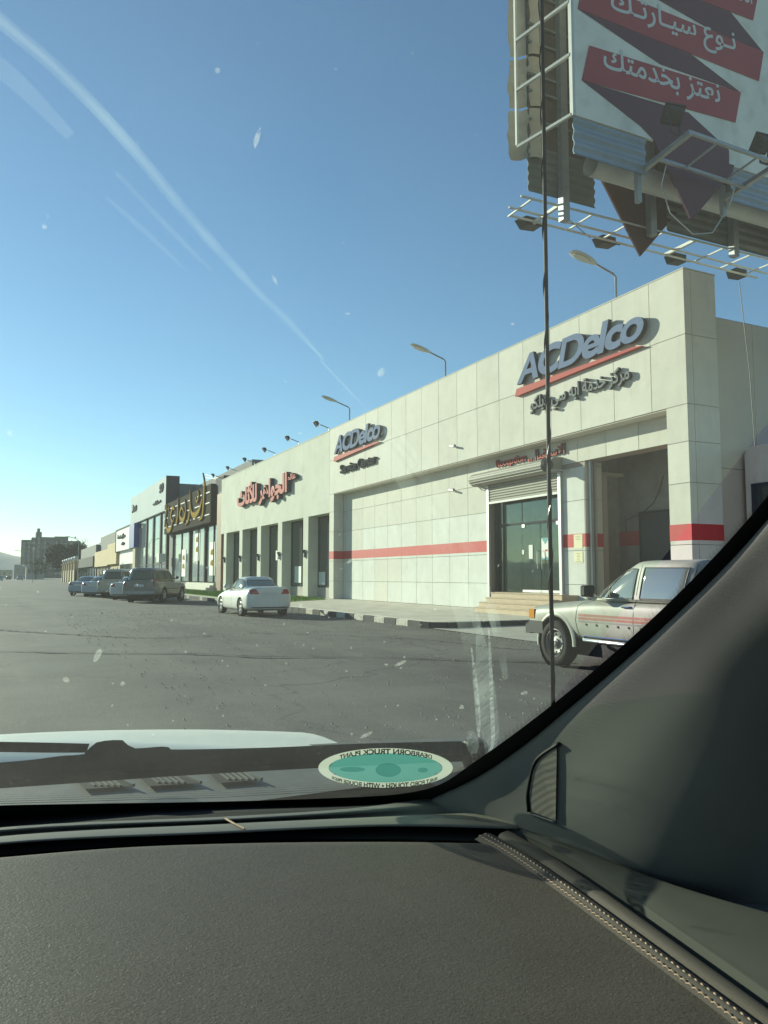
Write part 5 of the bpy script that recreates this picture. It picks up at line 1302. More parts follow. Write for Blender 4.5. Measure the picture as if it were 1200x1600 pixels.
def windscreen_mat():
    m = bpy.data.materials.new('dusty_windscreen'); m.use_nodes = True; nt = m.node_tree; nt.nodes.clear()
    o = nt.nodes.new('ShaderNodeOutputMaterial')
    tr_ = nt.nodes.new('ShaderNodeBsdfTransparent'); tr_.inputs[0].default_value = (.82, .94, .83, 1)
    du = nt.nodes.new('ShaderNodeBsdfTranslucent'); du.inputs[0].default_value = (.74, .78, .66, 1)
    geo = nt.nodes.new('ShaderNodeNewGeometry')
    def noise(sc, det=6, st=None):
        n = nt.nodes.new('ShaderNodeTexNoise'); n.inputs['Scale'].default_value = sc; n.inputs['Detail'].default_value = det
        if st:
            mp = nt.nodes.new('ShaderNodeMapping'); mp.inputs['Scale'].default_value = st; mp.inputs['Rotation'].default_value = (0, 0, .4); nt.links.new(geo.outputs['Position'], mp.inputs[0]); nt.links.new(mp.outputs[0], n.inputs[0])
        else: nt.links.new(geo.outputs['Position'], n.inputs[0])
        return n.outputs[0]
    def rng(s, a, b, c, d):
        r = nt.nodes.new('ShaderNodeMapRange'); r.inputs[1].default_value = a; r.inputs[2].default_value = b; r.inputs[3].default_value = c; r.inputs[4].default_value = d; nt.links.new(s, r.inputs[0]); return r.outputs[0]
    def add(a, b):
        x = nt.nodes.new('ShaderNodeMath'); x.operation = 'ADD'; nt.links.new(a, x.inputs[0]); nt.links.new(b, x.inputs[1]); return x.outputs[0]
    film = rng(noise(4, 8), .3, .75, .020, .044)
    # dust speckle, thick where the wipers do not reach (low on the glass)
    vo = nt.nodes.new('ShaderNodeTexVoronoi'); vo.inputs['Scale'].default_value = 260; nt.links.new(geo.outputs['Position'], vo.inputs[0])
    dots = rng(vo.outputs['Distance'], .08, .22, .35, 0)
    gate = rng(noise(38, 3), .56, .70, 0, 1)
    sx = nt.nodes.new('ShaderNodeSeparateXYZ'); nt.links.new(geo.outputs['Position'], sx.inputs[0])
    low = rng(sx.outputs['Z'], 1.42, 1.26, .0, 1.)
    mu = nt.nodes.new('ShaderNodeMath'); mu.operation = 'MULTIPLY'; nt.links.new(dots, mu.inputs[0]); nt.links.new(gate, mu.inputs[1])
    mu2 = nt.nodes.new('ShaderNodeMath'); mu2.operation = 'MULTIPLY'; nt.links.new(mu.outputs[0], mu2.inputs[0]); nt.links.new(low, mu2.inputs[1])
    lowf = rng(sx.outputs['Z'], 1.36, 1.22, 0., .012)
    fac = add(add(film, mu2.outputs[0]), lowf)
    mx = nt.nodes.new('ShaderNodeMixShader'); nt.links.new(fac, mx.inputs[0]); nt.links.new(tr_.outputs[0], mx.inputs[1]); nt.links.new(du.outputs[0], mx.inputs[2])
    nt.links.new(mx.outputs[0], o.inputs[0]); return m
def film_mat(name, col, alpha, nsc=60, lo=.3, hi=.7, stretch=None):
    """a translucent deposit on the glass, broken up by noise"""
    m = bpy.data.materials.new(name); m.use_nodes = True; nt = m.node_tree; nt.nodes.clear()
    o = nt.nodes.new('ShaderNodeOutputMaterial'); t = nt.nodes.new('ShaderNodeBsdfTransparent'); d = nt.nodes.new('ShaderNodeBsdfTranslucent'); d.inputs[0].default_value = (*col, 1)
    n = nt.nodes.new('ShaderNodeTexNoise'); n.inputs['Scale'].default_value = nsc; n.inputs['Detail'].default_value = 5; g = nt.nodes.new('ShaderNodeNewGeometry')
    src = g.outputs['Position']
    if stretch:
        mp = nt.nodes.new('ShaderNodeMapping'); mp.inputs['Scale'].default_value = stretch; nt.links.new(src, mp.inputs[0]); src = mp.outputs[0]
    nt.links.new(src, n.inputs[0])
    r = nt.nodes.new('ShaderNodeMapRange'); r.inputs[1].default_value = lo; r.inputs[2].default_value = hi; r.inputs[4].default_value = alpha; nt.links.new(n.outputs[0], r.inputs[0])
    mx = nt.nodes.new('ShaderNodeMixShader'); nt.links.new(r.outputs[0], mx.inputs[0]); nt.links.new(t.outputs[0], mx.inputs[1]); nt.links.new(d.outputs[0], mx.inputs[2]); nt.links.new(mx.outputs[0], o.inputs[0]); return m
M['windscreen'] = windscreen_mat()
vs = []; fs = []; NX, NZ = 24, 16
def edgeX(Z): return .80 - .20 * max(0, (Z - 1.15)) / .6          # half width of the glass at height Z
for j in range(NZ + 1):
    Z = 1.125 + .60 * j / NZ
    for i in range(NX + 1):
        X = TX + edgeX(Z) * (-1 + 2 * i / NX); vs.append(tuple(gl(X, Z)))
for j in range(NZ):
    for i in range(NX): fs.append((j * (NX + 1) + i, j * (NX + 1) + i + 1, (j + 1) * (NX + 1) + i + 1, (j + 1) * (NX + 1) + i))
wsc = build((vs, fs), 'windscreen', M['windscreen'], tr, smooth=True)

# black printed border with its saw-tooth edge, the deposits and painted glare streaks, all lying on the inner face of the glass
edge_in = [(-80, 1262), (0, 1256), (350, 1250), (560, 1243), (640, 1236), (690, 1222), (735, 1192), (800, 1146), (880, 1084), (960, 1016), (1030, 952), (1100, 882), (1160, 816), (1200, 768), (1260, 690), (1330, 590), (1400, 480), (1450, 380), (1480, 260)]
edge_out = [(-80, 1300), (0, 1294), (350, 1280), (560, 1262), (660, 1250), (715, 1226), (765, 1196), (830, 1150), (905, 1086), (985, 1018), (1055, 954), (1125, 886), (1180, 826), (1222, 776), (1285, 700), (1355, 600), (1428, 490), (1480, 385), (1515, 262)]
def crv(pts, n): return [(p[0], p[1]) for p in resample(catmull([(a, b, 0) for a, b in pts], 8), n)]
ei, eo = crv(edge_in, 160), crv(edge_out, 160)
eo2 = [(p[0] + (26 if p[0] > 730 else 0), p[1] + 16) for p in eo]
vs = [tuple(onG(*p, .002)) for p in ei] + [tuple(onG(*p, .002)) for p in eo2]
build((vs, [(i, i + 1, 161 + i, 160 + i) for i in range(159)]), 'black_border', M['black'], wsc)
tee = MB(); n = 0
tp = resample(catmull([(a, b, 0) for a, b in edge_in], 10), 820)
for i in range(len(tp) - 1):
    a, b2 = tp[i], tp[i + 1]
    if not (560 < a.x < 1210): continue
    d = (b2 - a).normalized(); nn = Vector((d.y, -d.x, 0)) if True else None
    L = 9 + 2 * ((i * 7) % 3) if a.x > 735 else 8
    p = a.lerp(b2, .5) + nn * L + d * 3.0
    tee.add([onG(a.x - nn.x * 1, a.y - nn.y * 1, .0025), onG(a.x + d.x * 1.7, a.y + d.y * 1.7, .0025), onG(p.x, p.y, .0025)], [(0, 1, 2)])
M['fringe'] = film_mat('printed_fringe', (.006, .006, .006), .62, 10, -.5, 0.)
o = tee.build('border_teeth', M['fringe'], wsc); o['kind'] = 'stuff'
# row of fine dots above the lower border
dots = MB()
for r_ in range(5):
    x = -10
    while x < 640:
        yb = 1254 - .028 * max(0, x) - (0 if x < 350 else (x - 350) * .03)
        p0 = onG(x + (r_ % 2) * 2.2, yb - 1 - r_ * 3.4, .0022); s = .0016 * (1 - r_ * .16)
        dots.add([p0 + Vector((-s, 0, 0)), p0 + Vector((0, s * GK * .6, -s * .6)), p0 + Vector((s, 0, 0)), p0 - Vector((0, s * GK * .6, -s * .6))], [(0, 1, 2, 3)]); x += 4.4
o = dots.build('border_dots', M['black'], wsc); o['kind'] = 'stuff'

def film_strip(name, pts, wds, m, lift=.001, label=None):
    P = [(p[0], p[1], p[2]) for p in catmull([(a, b, c) for (a, b), c in zip(pts, wds)], 8)]; vs = []; n = len(P)
    for i, (a, b, c) in enumerate(P):
        a0, b0, _ = P[max(i - 1, 0)]; a1, b1, _ = P[min(i + 1, n - 1)]; l = hypot(a1 - a0, b1 - b0) or 1; dx, dy = (a1 - a0) / l, (b1 - b0) / l
        for k in (-1, -.5, 0, .5, 1): vs.append(tuple(onG(a - dy * c * k, b + dx * c * k, lift)))
    return build((vs, [(i * 5 + k, i * 5 + k + 1, i * 5 + k + 6, i * 5 + k + 5) for i in range(n - 1) for k in range(4)]), name, m, wsc, label=label)
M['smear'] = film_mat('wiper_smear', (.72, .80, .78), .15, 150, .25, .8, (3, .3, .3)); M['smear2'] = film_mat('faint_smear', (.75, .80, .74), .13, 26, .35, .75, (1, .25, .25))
M['glare'] = film_mat('scratch_glare_arc', (.72, .84, .78), .11, 30, .2, .7); M['glare_faint'] = film_mat('faint_scratch_glare', (.8, .86, .84), .07, 20, .3, .7)
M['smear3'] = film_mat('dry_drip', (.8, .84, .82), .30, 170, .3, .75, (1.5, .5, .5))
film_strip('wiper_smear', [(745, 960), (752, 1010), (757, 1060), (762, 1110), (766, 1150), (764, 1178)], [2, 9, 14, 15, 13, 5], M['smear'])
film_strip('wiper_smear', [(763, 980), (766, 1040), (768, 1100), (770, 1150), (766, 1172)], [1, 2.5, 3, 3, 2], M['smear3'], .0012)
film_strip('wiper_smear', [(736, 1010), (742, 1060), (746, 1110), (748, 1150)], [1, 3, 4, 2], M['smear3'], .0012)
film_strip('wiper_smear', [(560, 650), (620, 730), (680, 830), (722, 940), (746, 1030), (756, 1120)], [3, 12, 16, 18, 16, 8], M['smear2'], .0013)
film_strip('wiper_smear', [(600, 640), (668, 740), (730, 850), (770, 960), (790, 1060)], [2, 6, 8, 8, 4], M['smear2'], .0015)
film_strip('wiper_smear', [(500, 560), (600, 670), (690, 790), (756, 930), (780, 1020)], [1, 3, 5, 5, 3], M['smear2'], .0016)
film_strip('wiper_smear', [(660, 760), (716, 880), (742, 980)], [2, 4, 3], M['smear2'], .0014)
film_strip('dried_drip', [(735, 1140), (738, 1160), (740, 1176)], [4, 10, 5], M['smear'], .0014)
film_strip('scratch_glare', [(-60, -20), (0, 30), (100, 116), (200, 222), (300, 342), (400, 452), (450, 500), (505, 560)], [12, 11, 10, 9, 8, 6, 5, 2], M['glare'], .0011)  # sun glare along scratches in the glass, painted as pale translucent strips
film_strip('scratch_glare', [(-60, -20), (0, 30), (100, 116), (200, 222), (300, 342), (400, 452), (450, 500), (505, 560)], [5, 5, 4, 4, 3, 3, 2, 1], M['glare_faint'], .0010)
film_strip('scratch_glare', [(-60, 60), (20, 120), (110, 210)], [16, 14, 8], M['glare_faint'], .0012)
film_strip('scratch_glare', [(165, 305), (225, 358), (288, 418)], [3, 4, 2], M['glare_faint'], .0013)
film_strip('scratch_glare', [(180, 265), (260, 350), (330, 420)], [3, 4, 2], M['glare_faint'], .0014)
# splashes and bug marks scattered over the outside
sp = MB(); rnd = random.Random(11)
marks = [(152, 1026, 15, 6, -1.15), (402, 218, 18, 4, -1.25), (16, 678, 5, 5, 0), (70, 356, 4, 4, 0), (340, 112, 5, 6, .3), (192, 1070, 4, 4, 0), (470, 948, 3, 3, 0), (626, 1038, 11, 3, -.4), (604, 1040, 3, 2, .3), (722, 1106, 5, 4, 0), (820, 1084, 7, 3, -.3), (596, 584, 10, 5, -1.), (544, 492, 4, 2, 0), (802, 508, 3, 2, 0),
         (290, 1020, 3, 2, 0), (548, 878, 8, 3, -.6), (572, 1150, 13, 3, -.5), (104, 1064, 6, 4, .3), (430, 440, 9, 3, 1.0)]
for k in range(110): marks.append((rnd.uniform(0, 860), rnd.uniform(860, 1150) if k % 3 else rnd.uniform(60, 900), rnd.uniform(.9, 2.6), rnd.uniform(.8, 1.8), rnd.uniform(-1.5, 1.5)))
for (x, y, a, b2, th_) in marks:
    if y > 1300 - .0: continue
    n = 7; P = []
    for k in range(n):
        q = 2 * pi * k / n; rr = rnd.uniform(.7, 1.15); u, v = a * rr * cos(q), b2 * rr * sin(q); P.append(onG(x + u * cos(th_) - v * sin(th_), y + u * sin(th_) + v * cos(th_), -.001))
    sp.add(P, [tuple(range(n))])
M['splash'] = film_mat('dust_marks', (.74, .75, .68), .26, 300, .2, .6)
o = sp.build('dust_marks', M['splash'], wsc); o['kind'] = 'stuff'

# oval sticker on the inside of the glass, lettering reversed as read from behind
def stick(u, v): return onG(602 + u, 1198 + v, .0016)
M['st_ring'] = film_mat('sticker_ring', (.50, .53, .44), .72, 10, -.5, 0.); M['st_teal'] = film_mat('sticker_teal', (.09, .33, .28), .60, 10, -.5, 0.)
M['st_mid'] = film_mat('sticker_band', (.05, .22, .20), .60, 10, -.5, 0.); M['st_ink'] = film_mat('sticker_ink', (.01, .01, .01), .95, 10, -.5, 0.)
NS = 64; RX_, RY_ = 105, 31; rx, ry = 89, 23
e1 = [(RX_ * cos(2 * pi * k / NS), RY_ * sin(2 * pi * k / NS)) for k in range(NS)]; e2 = [(rx * cos(2 * pi * k / NS), ry * sin(2 * pi * k / NS)) for k in range(NS)]
stk = build(([tuple(stick(*p)) for p in e1] + [tuple(stick(*p)) for p in e2], [(k, (k + 1) % NS, NS + (k + 1) % NS, NS + k) for k in range(NS)]), 'sticker', M['st_ring'], wsc, label='oval teal and white sticker low on the windscreen')
def clipband(v0, v1):
    top = []; bot = []
    for i in range(31):
        u = -rx * .9995 + 2 * rx * .9995 * i / 30; m = ry * sqrt(max(0, 1 - (u / rx) ** 2)); a = max(-m, v0); b_ = min(m, v1)
        if a < b_: top.append((u, a)); bot.append((u, b_))
    return [tuple(stick(*p)) for p in top] + [tuple(stick(*p)) for p in bot], [(i, i + 1, len(top) + i + 1, len(top) + i) for i in range(len(top) - 1)]
for a, b2, m in ((-40, -7, M['st_teal']), (-7, 9, M['st_teal']), (9, 40, M['st_teal'])):
    build(clipband(a, b2), 'sticker_field', m, stk, off=OFF[stk.name] if stk.name in OFF else None)
def arc_text(s, a0, a1, h, top):
    g = outlines(s, 4, bold=.045); x0, x1, y0, y1 = bounds(g); mb = MB()
    def fn(u, v, t):
        f = (u - x0) / (x1 - x0); vv = (v - y0) / (y1 - y0) - .5
        if top: a = R(a0 + (a1 - a0) * f); k = 1 + vv * h / 26
        else: a = R(a0 + (a1 - a0) * f); k = 1 - vv * h / 26
        p = (97 * cos(a), 27 * sin(a)); q = (p[0], p[1] * k + (0))
        return onG(602 + q[0], 1198 + q[1], .0026 + t)
    for gg in g: glyph_mesh(mb, gg, fn, None, 0)
    return mb.build('sticker_lettering', [M['st_ink']], stk)
arc_text('DEARBORN TRUCK PLANT', -42, -138, 8.6, True)      # runs right to left: mirrored
arc_text('BUILT FORD TOUGH • WITH ROUGE PRIDE', 34, 150, 8.2, False)
for u, v, a, b2 in ((4, 2, 20, 11), (58, 2, 8, 4), (-52, 1, 20, 4)):
    build(([tuple(onG(602 + u + a * cos(2 * pi * k / 20), 1198 + v + b2 * sin(2 * pi * k / 20), .0027)) for k in range(20)], [tuple(range(20))]), 'sticker_emblem', M['st_mid'], stk)

# bonnet, cowl and wipers outside
def hoodZ(X, Y):
    u = (X - .10); return 1.108 - .030 * max(0, (Y - 1.2)) ** 2 * 1.2 - .10 * max(0, abs(X - TX) - .28) ** 1.6 - .004 + .012 * sin(min(1, max(0, (Y - 1.1))) * 1.5)
vs = []; fs = []
for j in range(19):
    for i in range(41):
        X = TX - .88 + 1.76 * i / 40
        yb = Gy(X, 1.12) + .38; Y = yb + (2.62 - yb) * j / 18
        z = 1.137 - .058 * ((X - TX) / .88) ** 2 - .03 * max(0, Y - 1.45) - .35 * max(0, Y - 1.70) ** 2 - (.02 if j == 0 else 0)
        vs.append((X, Y, z))
for j in range(18):
    for i in range(40): fs.append((j * 41 + i, j * 41 + i + 1, (j + 1) * 41 + i + 1, (j + 1) * 41 + i))
M['hood'] = mat('white_bonnet', (.70, .71, .62), .5, spec=.3, var=.06, vscale=4, coat=.08)
build((vs, fs), 'bonnet', M['hood'], tr, smooth=True)
w = MB(); w.box(TX - .95, TX - .87, 1.0, 2.5, .5, .80); w.box(TX + .87, TX + .97, .95, 2.5, .5, .80); w.box(TX - .9, TX + .9, 2.5, 2.62, .4, .76); w.build('wing', M['hood'], tr)
M['cowl'] = mat('cowl_plastic', (.13, .135, .125), .6, var=.25, vscale=14, dirt=((.18, .17, .15), 25, .4), bump=.1, bscale=200)
def cz(px, py, Z=1.085): return zpt(px, py, Z)
rows = [[cz(-60, 1272), cz(200, 1262), cz(450, 1252), cz(650, 1240), cz(740, 1228)], [cz(-60, 1236), cz(200, 1228), cz(450, 1214), cz(650, 1200), cz(760, 1190)], [cz(-60, 1190), cz(200, 1180), cz(450, 1165), cz(650, 1155), cz(790, 1150)]]
build(loft([[Vector(p) for p in r] for r in rows], 30, 4), 'cowl_panel', M['cowl'], tr, smooth=True)
for i, (x0, x1) in enumerate(((110, 205), (210, 310), (320, 405))):
    s = -.062; y_ = 1224 - .045 * (x0 - 110)
    q = MB(); q.prism([(x0, y_ - 14), (x1 - 38, y_ - 17), (x1, y_ + 4), (x0 + 22, y_ + 9)], lambda u, v, t: cz(u, v, 1.090 + t), 0, .002); vb = q.build('cowl_vent', M['void'], tr)
    for k in range(5):
        xx = x0 + 20 + k * 10; q = MB(); a = cz(xx, y_ - 9, 1.0925); b2 = cz(xx + 18, y_ + 4, 1.0925); q.bar(a, b2, .003, .004); q.build('vent_rib', M['cowl'], vb)
    q = MB(); a = cz(x1 - 36, y_ - 14, 1.093); b2 = cz(x1 + 4, y_ + 3, 1.093); q.bar(a, b2, .005, .005); q.build('vent_rib', M['cowl'], vb)
# wiper: blade and arm lying across the foot of the glass
def onWip(px, py, l): return on(px, py, 'Y', 1.29 - l)
def slab(name, top, bot, m, l0, l1, parent):
    n = 60; T = crv(top, n); B = crv(bot, n)
    vs = [tuple(onWip(*p, l0)) for p in T] + [tuple(onWip(*p, l0)) for p in B] + [tuple(onWip(*p, l1)) for p in T] + [tuple(onWip(*p, l1)) for p in B]; fs = []
    for i in range(n - 1):
        fs += [(i, i + 1, n + i + 1, n + i), (2 * n + i, 3 * n + i, 3 * n + i + 1, 2 * n + i + 1), (i, 2 * n + i, 2 * n + i + 1, i + 1), (n + i, n + i + 1, 3 * n + i + 1, 3 * n + i)]
    return build((vs, fs), name, m, parent, smooth=False)
M['wiper'] = mat('wiper_rubber', (.022, .023, .022), .55, var=.3, vscale=30, dirt=((.12, .12, .11), 60, .3))
wip = slab('wiper_arm', [(-60, 1196), (40, 1188), (96, 1181), (132, 1178), (142, 1166), (158, 1158), (196, 1157), (206, 1169), (262, 1166), (270, 1171), (420, 1168), (560, 1162), (720, 1158)],
           [(-60, 1232), (60, 1224), (150, 1216), (260, 1208), (420, 1199), (560, 1192), (640, 1190), (760, 1186)], M['wiper'], 0, -.02, tr)
slab('wiper_blade', [(-60, 1224), (100, 1213), (300, 1199), (500, 1189), (740, 1179)], [(-60, 1236), (100, 1225), (300, 1211), (500, 1200), (740, 1189)], M['blackgloss'], .014, .002, wip)
w2 = slab('wiper_arm', [(-60, 1158), (60, 1160), (140, 1162)], [(-60, 1174), (60, 1176), (135, 1176)], M['wiper'], -.06, -.08, tr)
q = MB(); p = onWip(742, 1172, .0); q.lathe([(0, .02), (.02, .018), (.026, .01), (.026, -.03)], p, 'Z', 16); q.build('wiper_pivot', M['wiper'], wip)
q = MB(); zz = cz(-40, 1252, 1.10)
# aerial on the wing
w = MB(); w.tube([(.78, 1.0, .98), (.78, 1.0, 1.6), (.782, 1.0, 2.2), (.785, 1.002, 2.75)], .0034, 8); an = w.build('aerial', M['black'], tr, smooth=True)
w = MB(); hp = []
for i in range(260): a = i * .42; hp.append((.78 + .0032 * cos(a), 1.0 + .0032 * sin(a), 1.0 + i * .0066))
w.tube(hp, .0014, 4); w.build('aerial_coil', M['blackgloss'], an)

# dashboard
def leather():
    m = mat('dash_leather', (.098, .083, .067), .62, spec=.22, var=.15, vscale=9)
    nt = m.node_tree; b = nt.nodes['Principled BSDF']; g = nt.nodes.new('ShaderNodeNewGeometry')
    mp = nt.nodes.new('ShaderNodeMapping'); mp.inputs['Scale'].default_value = (1, 1, 1); nt.links.new(g.outputs['Position'], mp.inputs[0])
    v = nt.nodes.new('ShaderNodeTexVoronoi'); v.inputs['Scale'].default_value = 340; v.feature = 'DISTANCE_TO_EDGE'
    n = nt.nodes.new('ShaderNodeTexNoise'); n.inputs['Scale'].default_value = 240; n.inputs['Detail'].default_value = 4; n.inputs['Distortion'].default_value = .8
    ad = nt.nodes.new('ShaderNodeVectorMath'); ad.operation = 'MULTIPLY_ADD'; ad.inputs[1].default_value = (.006, .006, .006); nt.links.new(n.outputs['Color'], ad.inputs[0]); nt.links.new(mp.outputs[0], ad.inputs[2]); nt.links.new(ad.outputs[0], v.inputs[0])
    mm = nt.nodes.new('ShaderNodeMath'); mm.operation = 'MULTIPLY_ADD'; mm.inputs[1].default_value = .5; nt.links.new(v.outputs['Distance'], mm.inputs[0]); nt.links.new(n.outputs[0], mm.inputs[2])
    bp = nt.nodes.new('ShaderNodeBump'); bp.inputs['Strength'].default_value = .55; bp.inputs['Distance'].default_value = .0008; nt.links.new(mm.outputs[0], bp.inputs['Height']); nt.links.new(bp.outputs[0], b.inputs['Normal'])
    return m
def soft(name, col, sc=420, st=.35, rough=.6):
    m = mat(name, col, rough, spec=.35, var=.12, vscale=7, bump=st, bscale=sc)
    return m
M['leather'] = leather()
M['dash_plastic'] = soft('dash_plastic', (.16, .155, .13), 700, .25)
M['trim'] = soft('pillar_trim', (.145, .15, .135), 900, .3)
M['strip'] = mat('strip_plastic', (.075, .078, .066), .8, spec=.1, var=.15, vscale=9, bump=.3, bscale=700)
M['thread'] = mat('tan_thread', (.46, .32, .22), .8)
ZD = 1.14
def row(pts, Z): return [zpt(a, b2, Z) if not isinstance(Z, (list, tuple)) else zpt(a, b2, z) for (a, b2), z in zip(pts, Z if isinstance(Z, (list, tuple)) else [Z] * len(pts))]
# deck between glass and the front lip
deck = [row([(-420, 1345), (0, 1293), (350, 1276), (560, 1262), (690, 1243)], 1.135), row([(-420, 1352), (0, 1298), (350, 1281), (560, 1268), (720, 1252)], 1.137)]
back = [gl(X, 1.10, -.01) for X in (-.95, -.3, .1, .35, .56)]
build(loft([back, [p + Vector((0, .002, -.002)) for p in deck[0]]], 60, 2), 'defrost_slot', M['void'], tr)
build(loft([deck[0], deck[1], row([(-420, 1362), (0, 1306), (345, 1287), (560, 1277), (760, 1268)], 1.128), row([(-420, 1364), (0, 1308), (345, 1289), (560, 1279), (775, 1270)], 1.139), row([(-420, 1372), (0, 1318), (345, 1301), (600, 1290), (810, 1293)], 1.141), row([(-420, 1374), (0, 1320), (345, 1303), (600, 1292), (815, 1296)], 1.134)], 60, 4), 'defrost_deck', M['dash_plastic'], tr, smooth=True)
w = MB(); w.box(TX - .95, TX + .88, .55, 1.25, 1.02, 1.085); w.build('dash_core', M['void'], tr)
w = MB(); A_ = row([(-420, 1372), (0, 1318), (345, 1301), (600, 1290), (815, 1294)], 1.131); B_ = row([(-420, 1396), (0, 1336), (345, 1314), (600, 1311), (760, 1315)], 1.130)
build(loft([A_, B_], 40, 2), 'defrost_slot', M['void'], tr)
# slim seam rib crossing the deck
w = MB(); w.tube([zpt(352, 1279, 1.1405), zpt(366, 1287, 1.1425), zpt(382, 1295, 1.143)], .0012, 6); w.build('deck_seam', M['thread'], tr)
# leather pad: from its far edge to the frame and past it
pad_far = [(-420, 1392), (-100, 1342), (0, 1332), (200, 1316), (400, 1309), (600, 1307), (745, 1309)]
edgeR = [(745, 1309), (800, 1342), (870, 1392), (950, 1452), (1050, 1528), (1150, 1604), (1260, 1690)]
def padpt(f, k, n):
    pass
far = resample(catmull([tuple(zpt(*p, 1.132)) for p in pad_far], 8), 60)
rt = resample(catmull([tuple(zpt(*p, 1.139)) for p in edgeR], 8), 40)
L0 = far[0]; rows = []
for j in range(40):
    v = j / 39.; R_ = rt[j]; Lp = Vector((L0.x - .0, L0.y - (far[-1].y - R_.y) * 1.0, 1.139))
    r = []
    for i in range(60):
        u = i / 59.; base = far[i] + (Lp - far[0]) * (1 - u) + (R_ - far[-1]) * u
        base.z = 1.139 - .010 * max(0, 1 - j / 2.2) ** 2 - .05 * max(0, v - .8) ** 2
        r.append(tuple(base))
    rows.append(r)
vs = [p for r in rows for p in r]; fs = [(j * 60 + i, j * 60 + i + 1, (j + 1) * 60 + i + 1, (j + 1) * 60 + i) for j in range(39) for i in range(59)]
build((vs, fs), 'dash_pad', M['leather'], tr, smooth=True)
w = MB(); e = [Vector(rows[0][i]) for i in range(60)]; 
lipv = []
for p in e: lipv += [tuple(p), tuple(p + Vector((0, .004, -.05)))]
build((lipv, [(2 * i, 2 * i + 1, 2 * i + 3, 2 * i + 2) for i in range(59)]), 'pad_edge', M['leather'], tr, smooth=True)
# rolled bolster beyond the stitching, groove, then the hard side strip
def off_row(dx, dz): return [p + Vector((dx * (1 - .25 * i / 39.), 0, dz)) for i, p in enumerate(rt)]
ro = [off_row(-.003, -.0012), off_row(.002, .0006), off_row(.007, .0026), off_row(.013, .004), off_row(.022, .001), off_row(.027, -.007), off_row(.028, -.02)]
build(loft(ro, 60, 4), 'bolster', M['leather'], tr, smooth=True)
ro = [off_row(.029, -.02), off_row(.030, -.004), off_row(.036, .001), off_row(.047, .001), off_row(.054, -.006), off_row(.056, -.025)]
build(loft(ro, 60, 4), 'outer_bolster', M['leather'], tr, smooth=True)
# twin stitch rows
for dx in (.0035, .0105):
    path = resample([p + Vector((dx, 0, .0022 if dx < .006 else .0034)) for p in rt], 70)
    for i in range(69):
        a, b2 = path[i], path[i + 1]; d = (b2 - a); c = (a + b2) / 2; q = MB()
        s = Vector((-d.y, d.x, 0)).normalized() * .0006 * (1 if dx < .006 else -1)
        q.tube([a + d * .08 - s - Vector((0, 0, .0004)), c + Vector((0, 0, .0007)), b2 - d * .08 + s - Vector((0, 0, .0004))], [.0006, .00095, .0006], 5, cap=False); q.build('stitch', M['thread'], tr, smooth=True)
# side strip between bolster and pillar foot / door
s_in = [(790, 1300), (820, 1312), (880, 1342), (960, 1392), (1080, 1476), (1200, 1562), (1330, 1660)]
s_out = [(700, 1245), (762, 1272), (830, 1298), (950, 1345), (1060, 1385), (1200, 1426), (1400, 1480)]
A_ = row(s_in, 1.131); B_ = row(s_out, [1.138, 1.137, 1.137, 1.139, 1.142, 1.147, 1.152])
mid = [(Vector(a) + Vector(b2)) / 2 + Vector((0, 0, .006)) for a, b2 in zip(A_, B_)]
A0 = [Vector(a) + Vector((-.012, -.004, -.03)) for a in A_]
A1 = [Vector(a).lerp(Vector(b2), .1) + Vector((0, 0, .004)) for a, b2 in zip(A_, B_)]
build(loft([A0, A_, A1, mid, B_, [Vector(b2) + Vector((.012, .003, -.02)) for b2 in B_]], 60, 5), 'side_strip', M['strip'], tr, smooth=True)

# windscreen pillar trim
axis = Vector((.0, -.85, .53))
pe = [onG(*p, .004) for p in crv(edge_out[4:], 16)]
pe = [onG(684, 1246, .004)] + pe
perp = Vector((.10, -.53, -.85)).normalized()
def prow(s, out, dy=0.):
    r = []
    for p in pe:
        a = (p - pe[0]).length; k = 1. if a < .33 else max(.50, 1 - (a - .33) * 2.0)      # the trim narrows towards the roof
        r.append(p + perp * s * k + Vector((out, dy, 0)))
    return r
foot = []
P0 = pe
rows = [[p + Vector((.012, .0, -.004)) for p in pe], pe, prow(.012, -.006), prow(.05, .0), prow(.11, .012), prow(.17, .035, -.005), prow(.21, .075, -.01), prow(.235, .13, -.0), prow(.245, .24, .0)]
build(loft(rows, 70, 5), 'pillar_trim', M['trim'], tr, smooth=True)
# tweeter grille in the pillar foot
g_out = [(872, 1163), (838, 1184), (828, 1206), (823, 1240), (826, 1272), (868, 1285)]
g_pts = [(870, 1165), (842, 1187), (832, 1206), (827, 1240), (830, 1268), (868, 1282)]
def onP(px, py, lift): 
    d = ray(px, py); o_ = Vector((0, 0, CH)); h = pill.ray_cast(o_, d.normalized()); return (h[0] if h[0] else o_ + d.normalized() * .8) - d.normalized() * lift
pt_ = [o_ for o_ in COL.objects if o_.name.startswith('pillar_trim')][0]
offv = OFF[tr.name]
pill = BVHTree.FromPolygons([v.co + offv for v in pt_.data.vertices], [list(p.vertices) for p in pt_.data.polygons])
gm = MB(); P = [onP(*p, .004) for p in g_pts]; gm.add(P, [tuple(range(len(P)))])
M['grille'] = mat('speaker_mesh', (.17, .165, .14), .6); nt = M['grille'].node_tree
v = nt.nodes.new('ShaderNodeTexVoronoi'); v.inputs['Scale'].default_value = 520; v.inputs['Randomness'].default_value = 0; gg = nt.nodes.new('ShaderNodeNewGeometry'); nt.links.new(gg.outputs['Position'], v.inputs[0])
rp = nt.nodes.new('ShaderNodeMapRange'); rp.inputs[1].default_value = .25; rp.inputs[2].default_value = .45; nt.links.new(v.outputs['Distance'], rp.inputs[0])
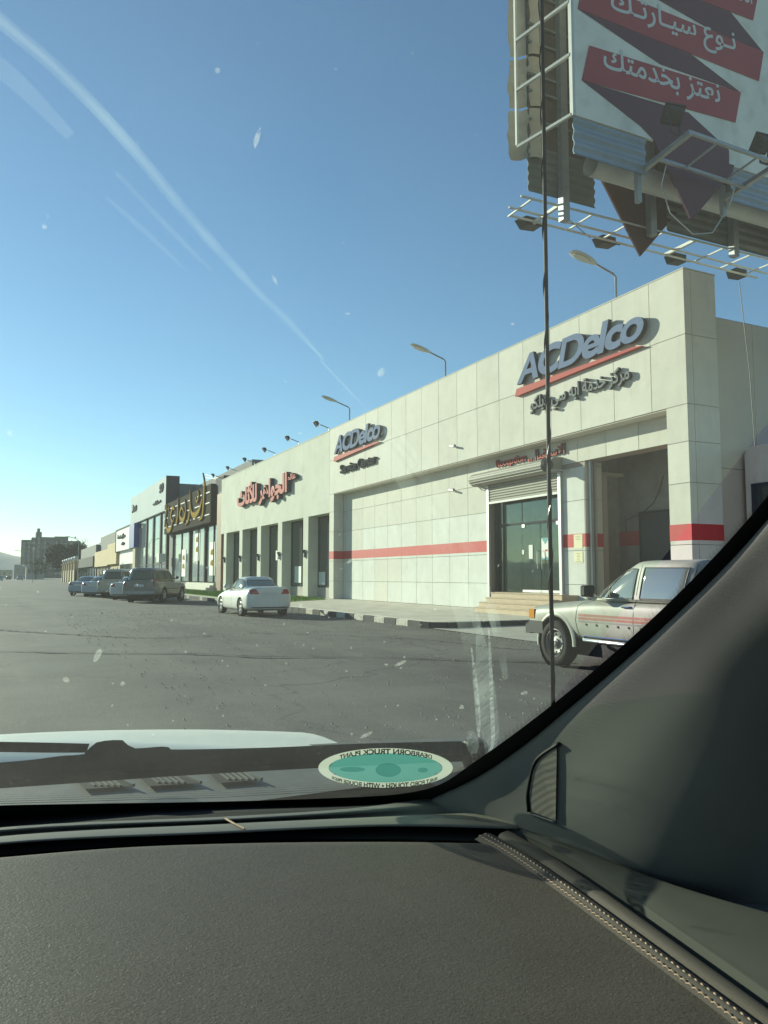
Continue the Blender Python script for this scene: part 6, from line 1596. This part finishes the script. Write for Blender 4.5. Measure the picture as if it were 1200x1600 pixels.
mx = nt.nodes.new('ShaderNodeMix'); mx.data_type = 'RGBA'; mx.inputs['A'].default_value = (.03, .03, .027, 1); mx.inputs['B'].default_value = (.20, .19, .16, 1); nt.links.new(rp.outputs[0], mx.inputs['Factor']); nt.links.new(mx.outputs['Result'], nt.nodes['Principled BSDF'].inputs['Base Color'])
gr = gm.build('speaker_grille', M['grille'], tr)
q = MB(); q.tube([onP(*p, .003) for p in crv([(874, 1162), (845, 1181), (834, 1196), (828, 1220), (824, 1245), (826, 1268)], 18)], .0022, 6); q.build('grille_rim', M['black'], gr, smooth=True)
q = MB(); q.tube([onP(*p, .003) for p in crv([(826, 1270), (845, 1277), (868, 1285)], 10)], .0012, 6); q.build('grille_lip', M['trim'], gr, smooth=True)
# pillar foot cap: a low rounded step by the corner of the glass
q = MB(); 

# rest of the cab: roof, far pillar, doors, back wall (they shade the cabin)
w = MB(); w.box(TX - .72, TX + .72, -1.5, .20, 1.76, 1.80); w.build('roof', M['hood'], tr)
w = MB(); w.box(TX - .70, TX + .70, -1.5, .20, 1.735, 1.755); w.build('headliner', M['trim'], tr)
w = MB(); w.tube([gl(TX - .80, 1.12, .02), gl(TX - .72, 1.4, .02), gl(TX - .62, 1.72, .02)], .045, 8); w.build('far_pillar', M['trim'], tr)
for sg in (-1, 1):
    w = MB(); w.box(TX + sg * .86, TX + sg * .93, -1.5, .62, .4, 1.12); w.build('door_panel', M['trim'], tr)
    w = MB(); w.box(TX + sg * .74, TX + sg * .86, -.75, -.60, 1.1, 1.76); w.build('centre_pillar', M['trim'], tr)
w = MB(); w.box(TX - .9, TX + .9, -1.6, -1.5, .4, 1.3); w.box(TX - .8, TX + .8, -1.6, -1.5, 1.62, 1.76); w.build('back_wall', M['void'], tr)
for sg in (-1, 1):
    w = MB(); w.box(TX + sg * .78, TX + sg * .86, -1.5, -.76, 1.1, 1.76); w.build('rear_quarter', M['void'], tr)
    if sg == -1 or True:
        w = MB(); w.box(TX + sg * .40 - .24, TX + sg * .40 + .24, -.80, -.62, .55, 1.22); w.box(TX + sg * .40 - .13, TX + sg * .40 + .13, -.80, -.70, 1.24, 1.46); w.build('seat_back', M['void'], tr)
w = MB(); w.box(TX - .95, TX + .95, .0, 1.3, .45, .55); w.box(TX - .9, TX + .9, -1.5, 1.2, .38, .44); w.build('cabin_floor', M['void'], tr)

# ------------------------------------------------------------------ haze over the street
hz = MB(); hz.box(-2600, 2600, -700, 2700, -1.5, 58); hm = bpy.data.materials.new('haze'); hm.use_nodes = True; nt = hm.node_tree; nt.nodes.clear()
o_ = nt.nodes.new('ShaderNodeOutputMaterial'); pvn = nt.nodes.new('ShaderNodeVolumePrincipled'); pvn.inputs['Color'].default_value = (.80, .90, 1., 1); pvn.inputs['Density'].default_value = HAZE; pvn.inputs['Anisotropy'].default_value = .3
nt.links.new(pvn.outputs[0], o_.inputs['Volume']); hzo = hz.build('haze', hm); hzo['kind'] = 'stuff'
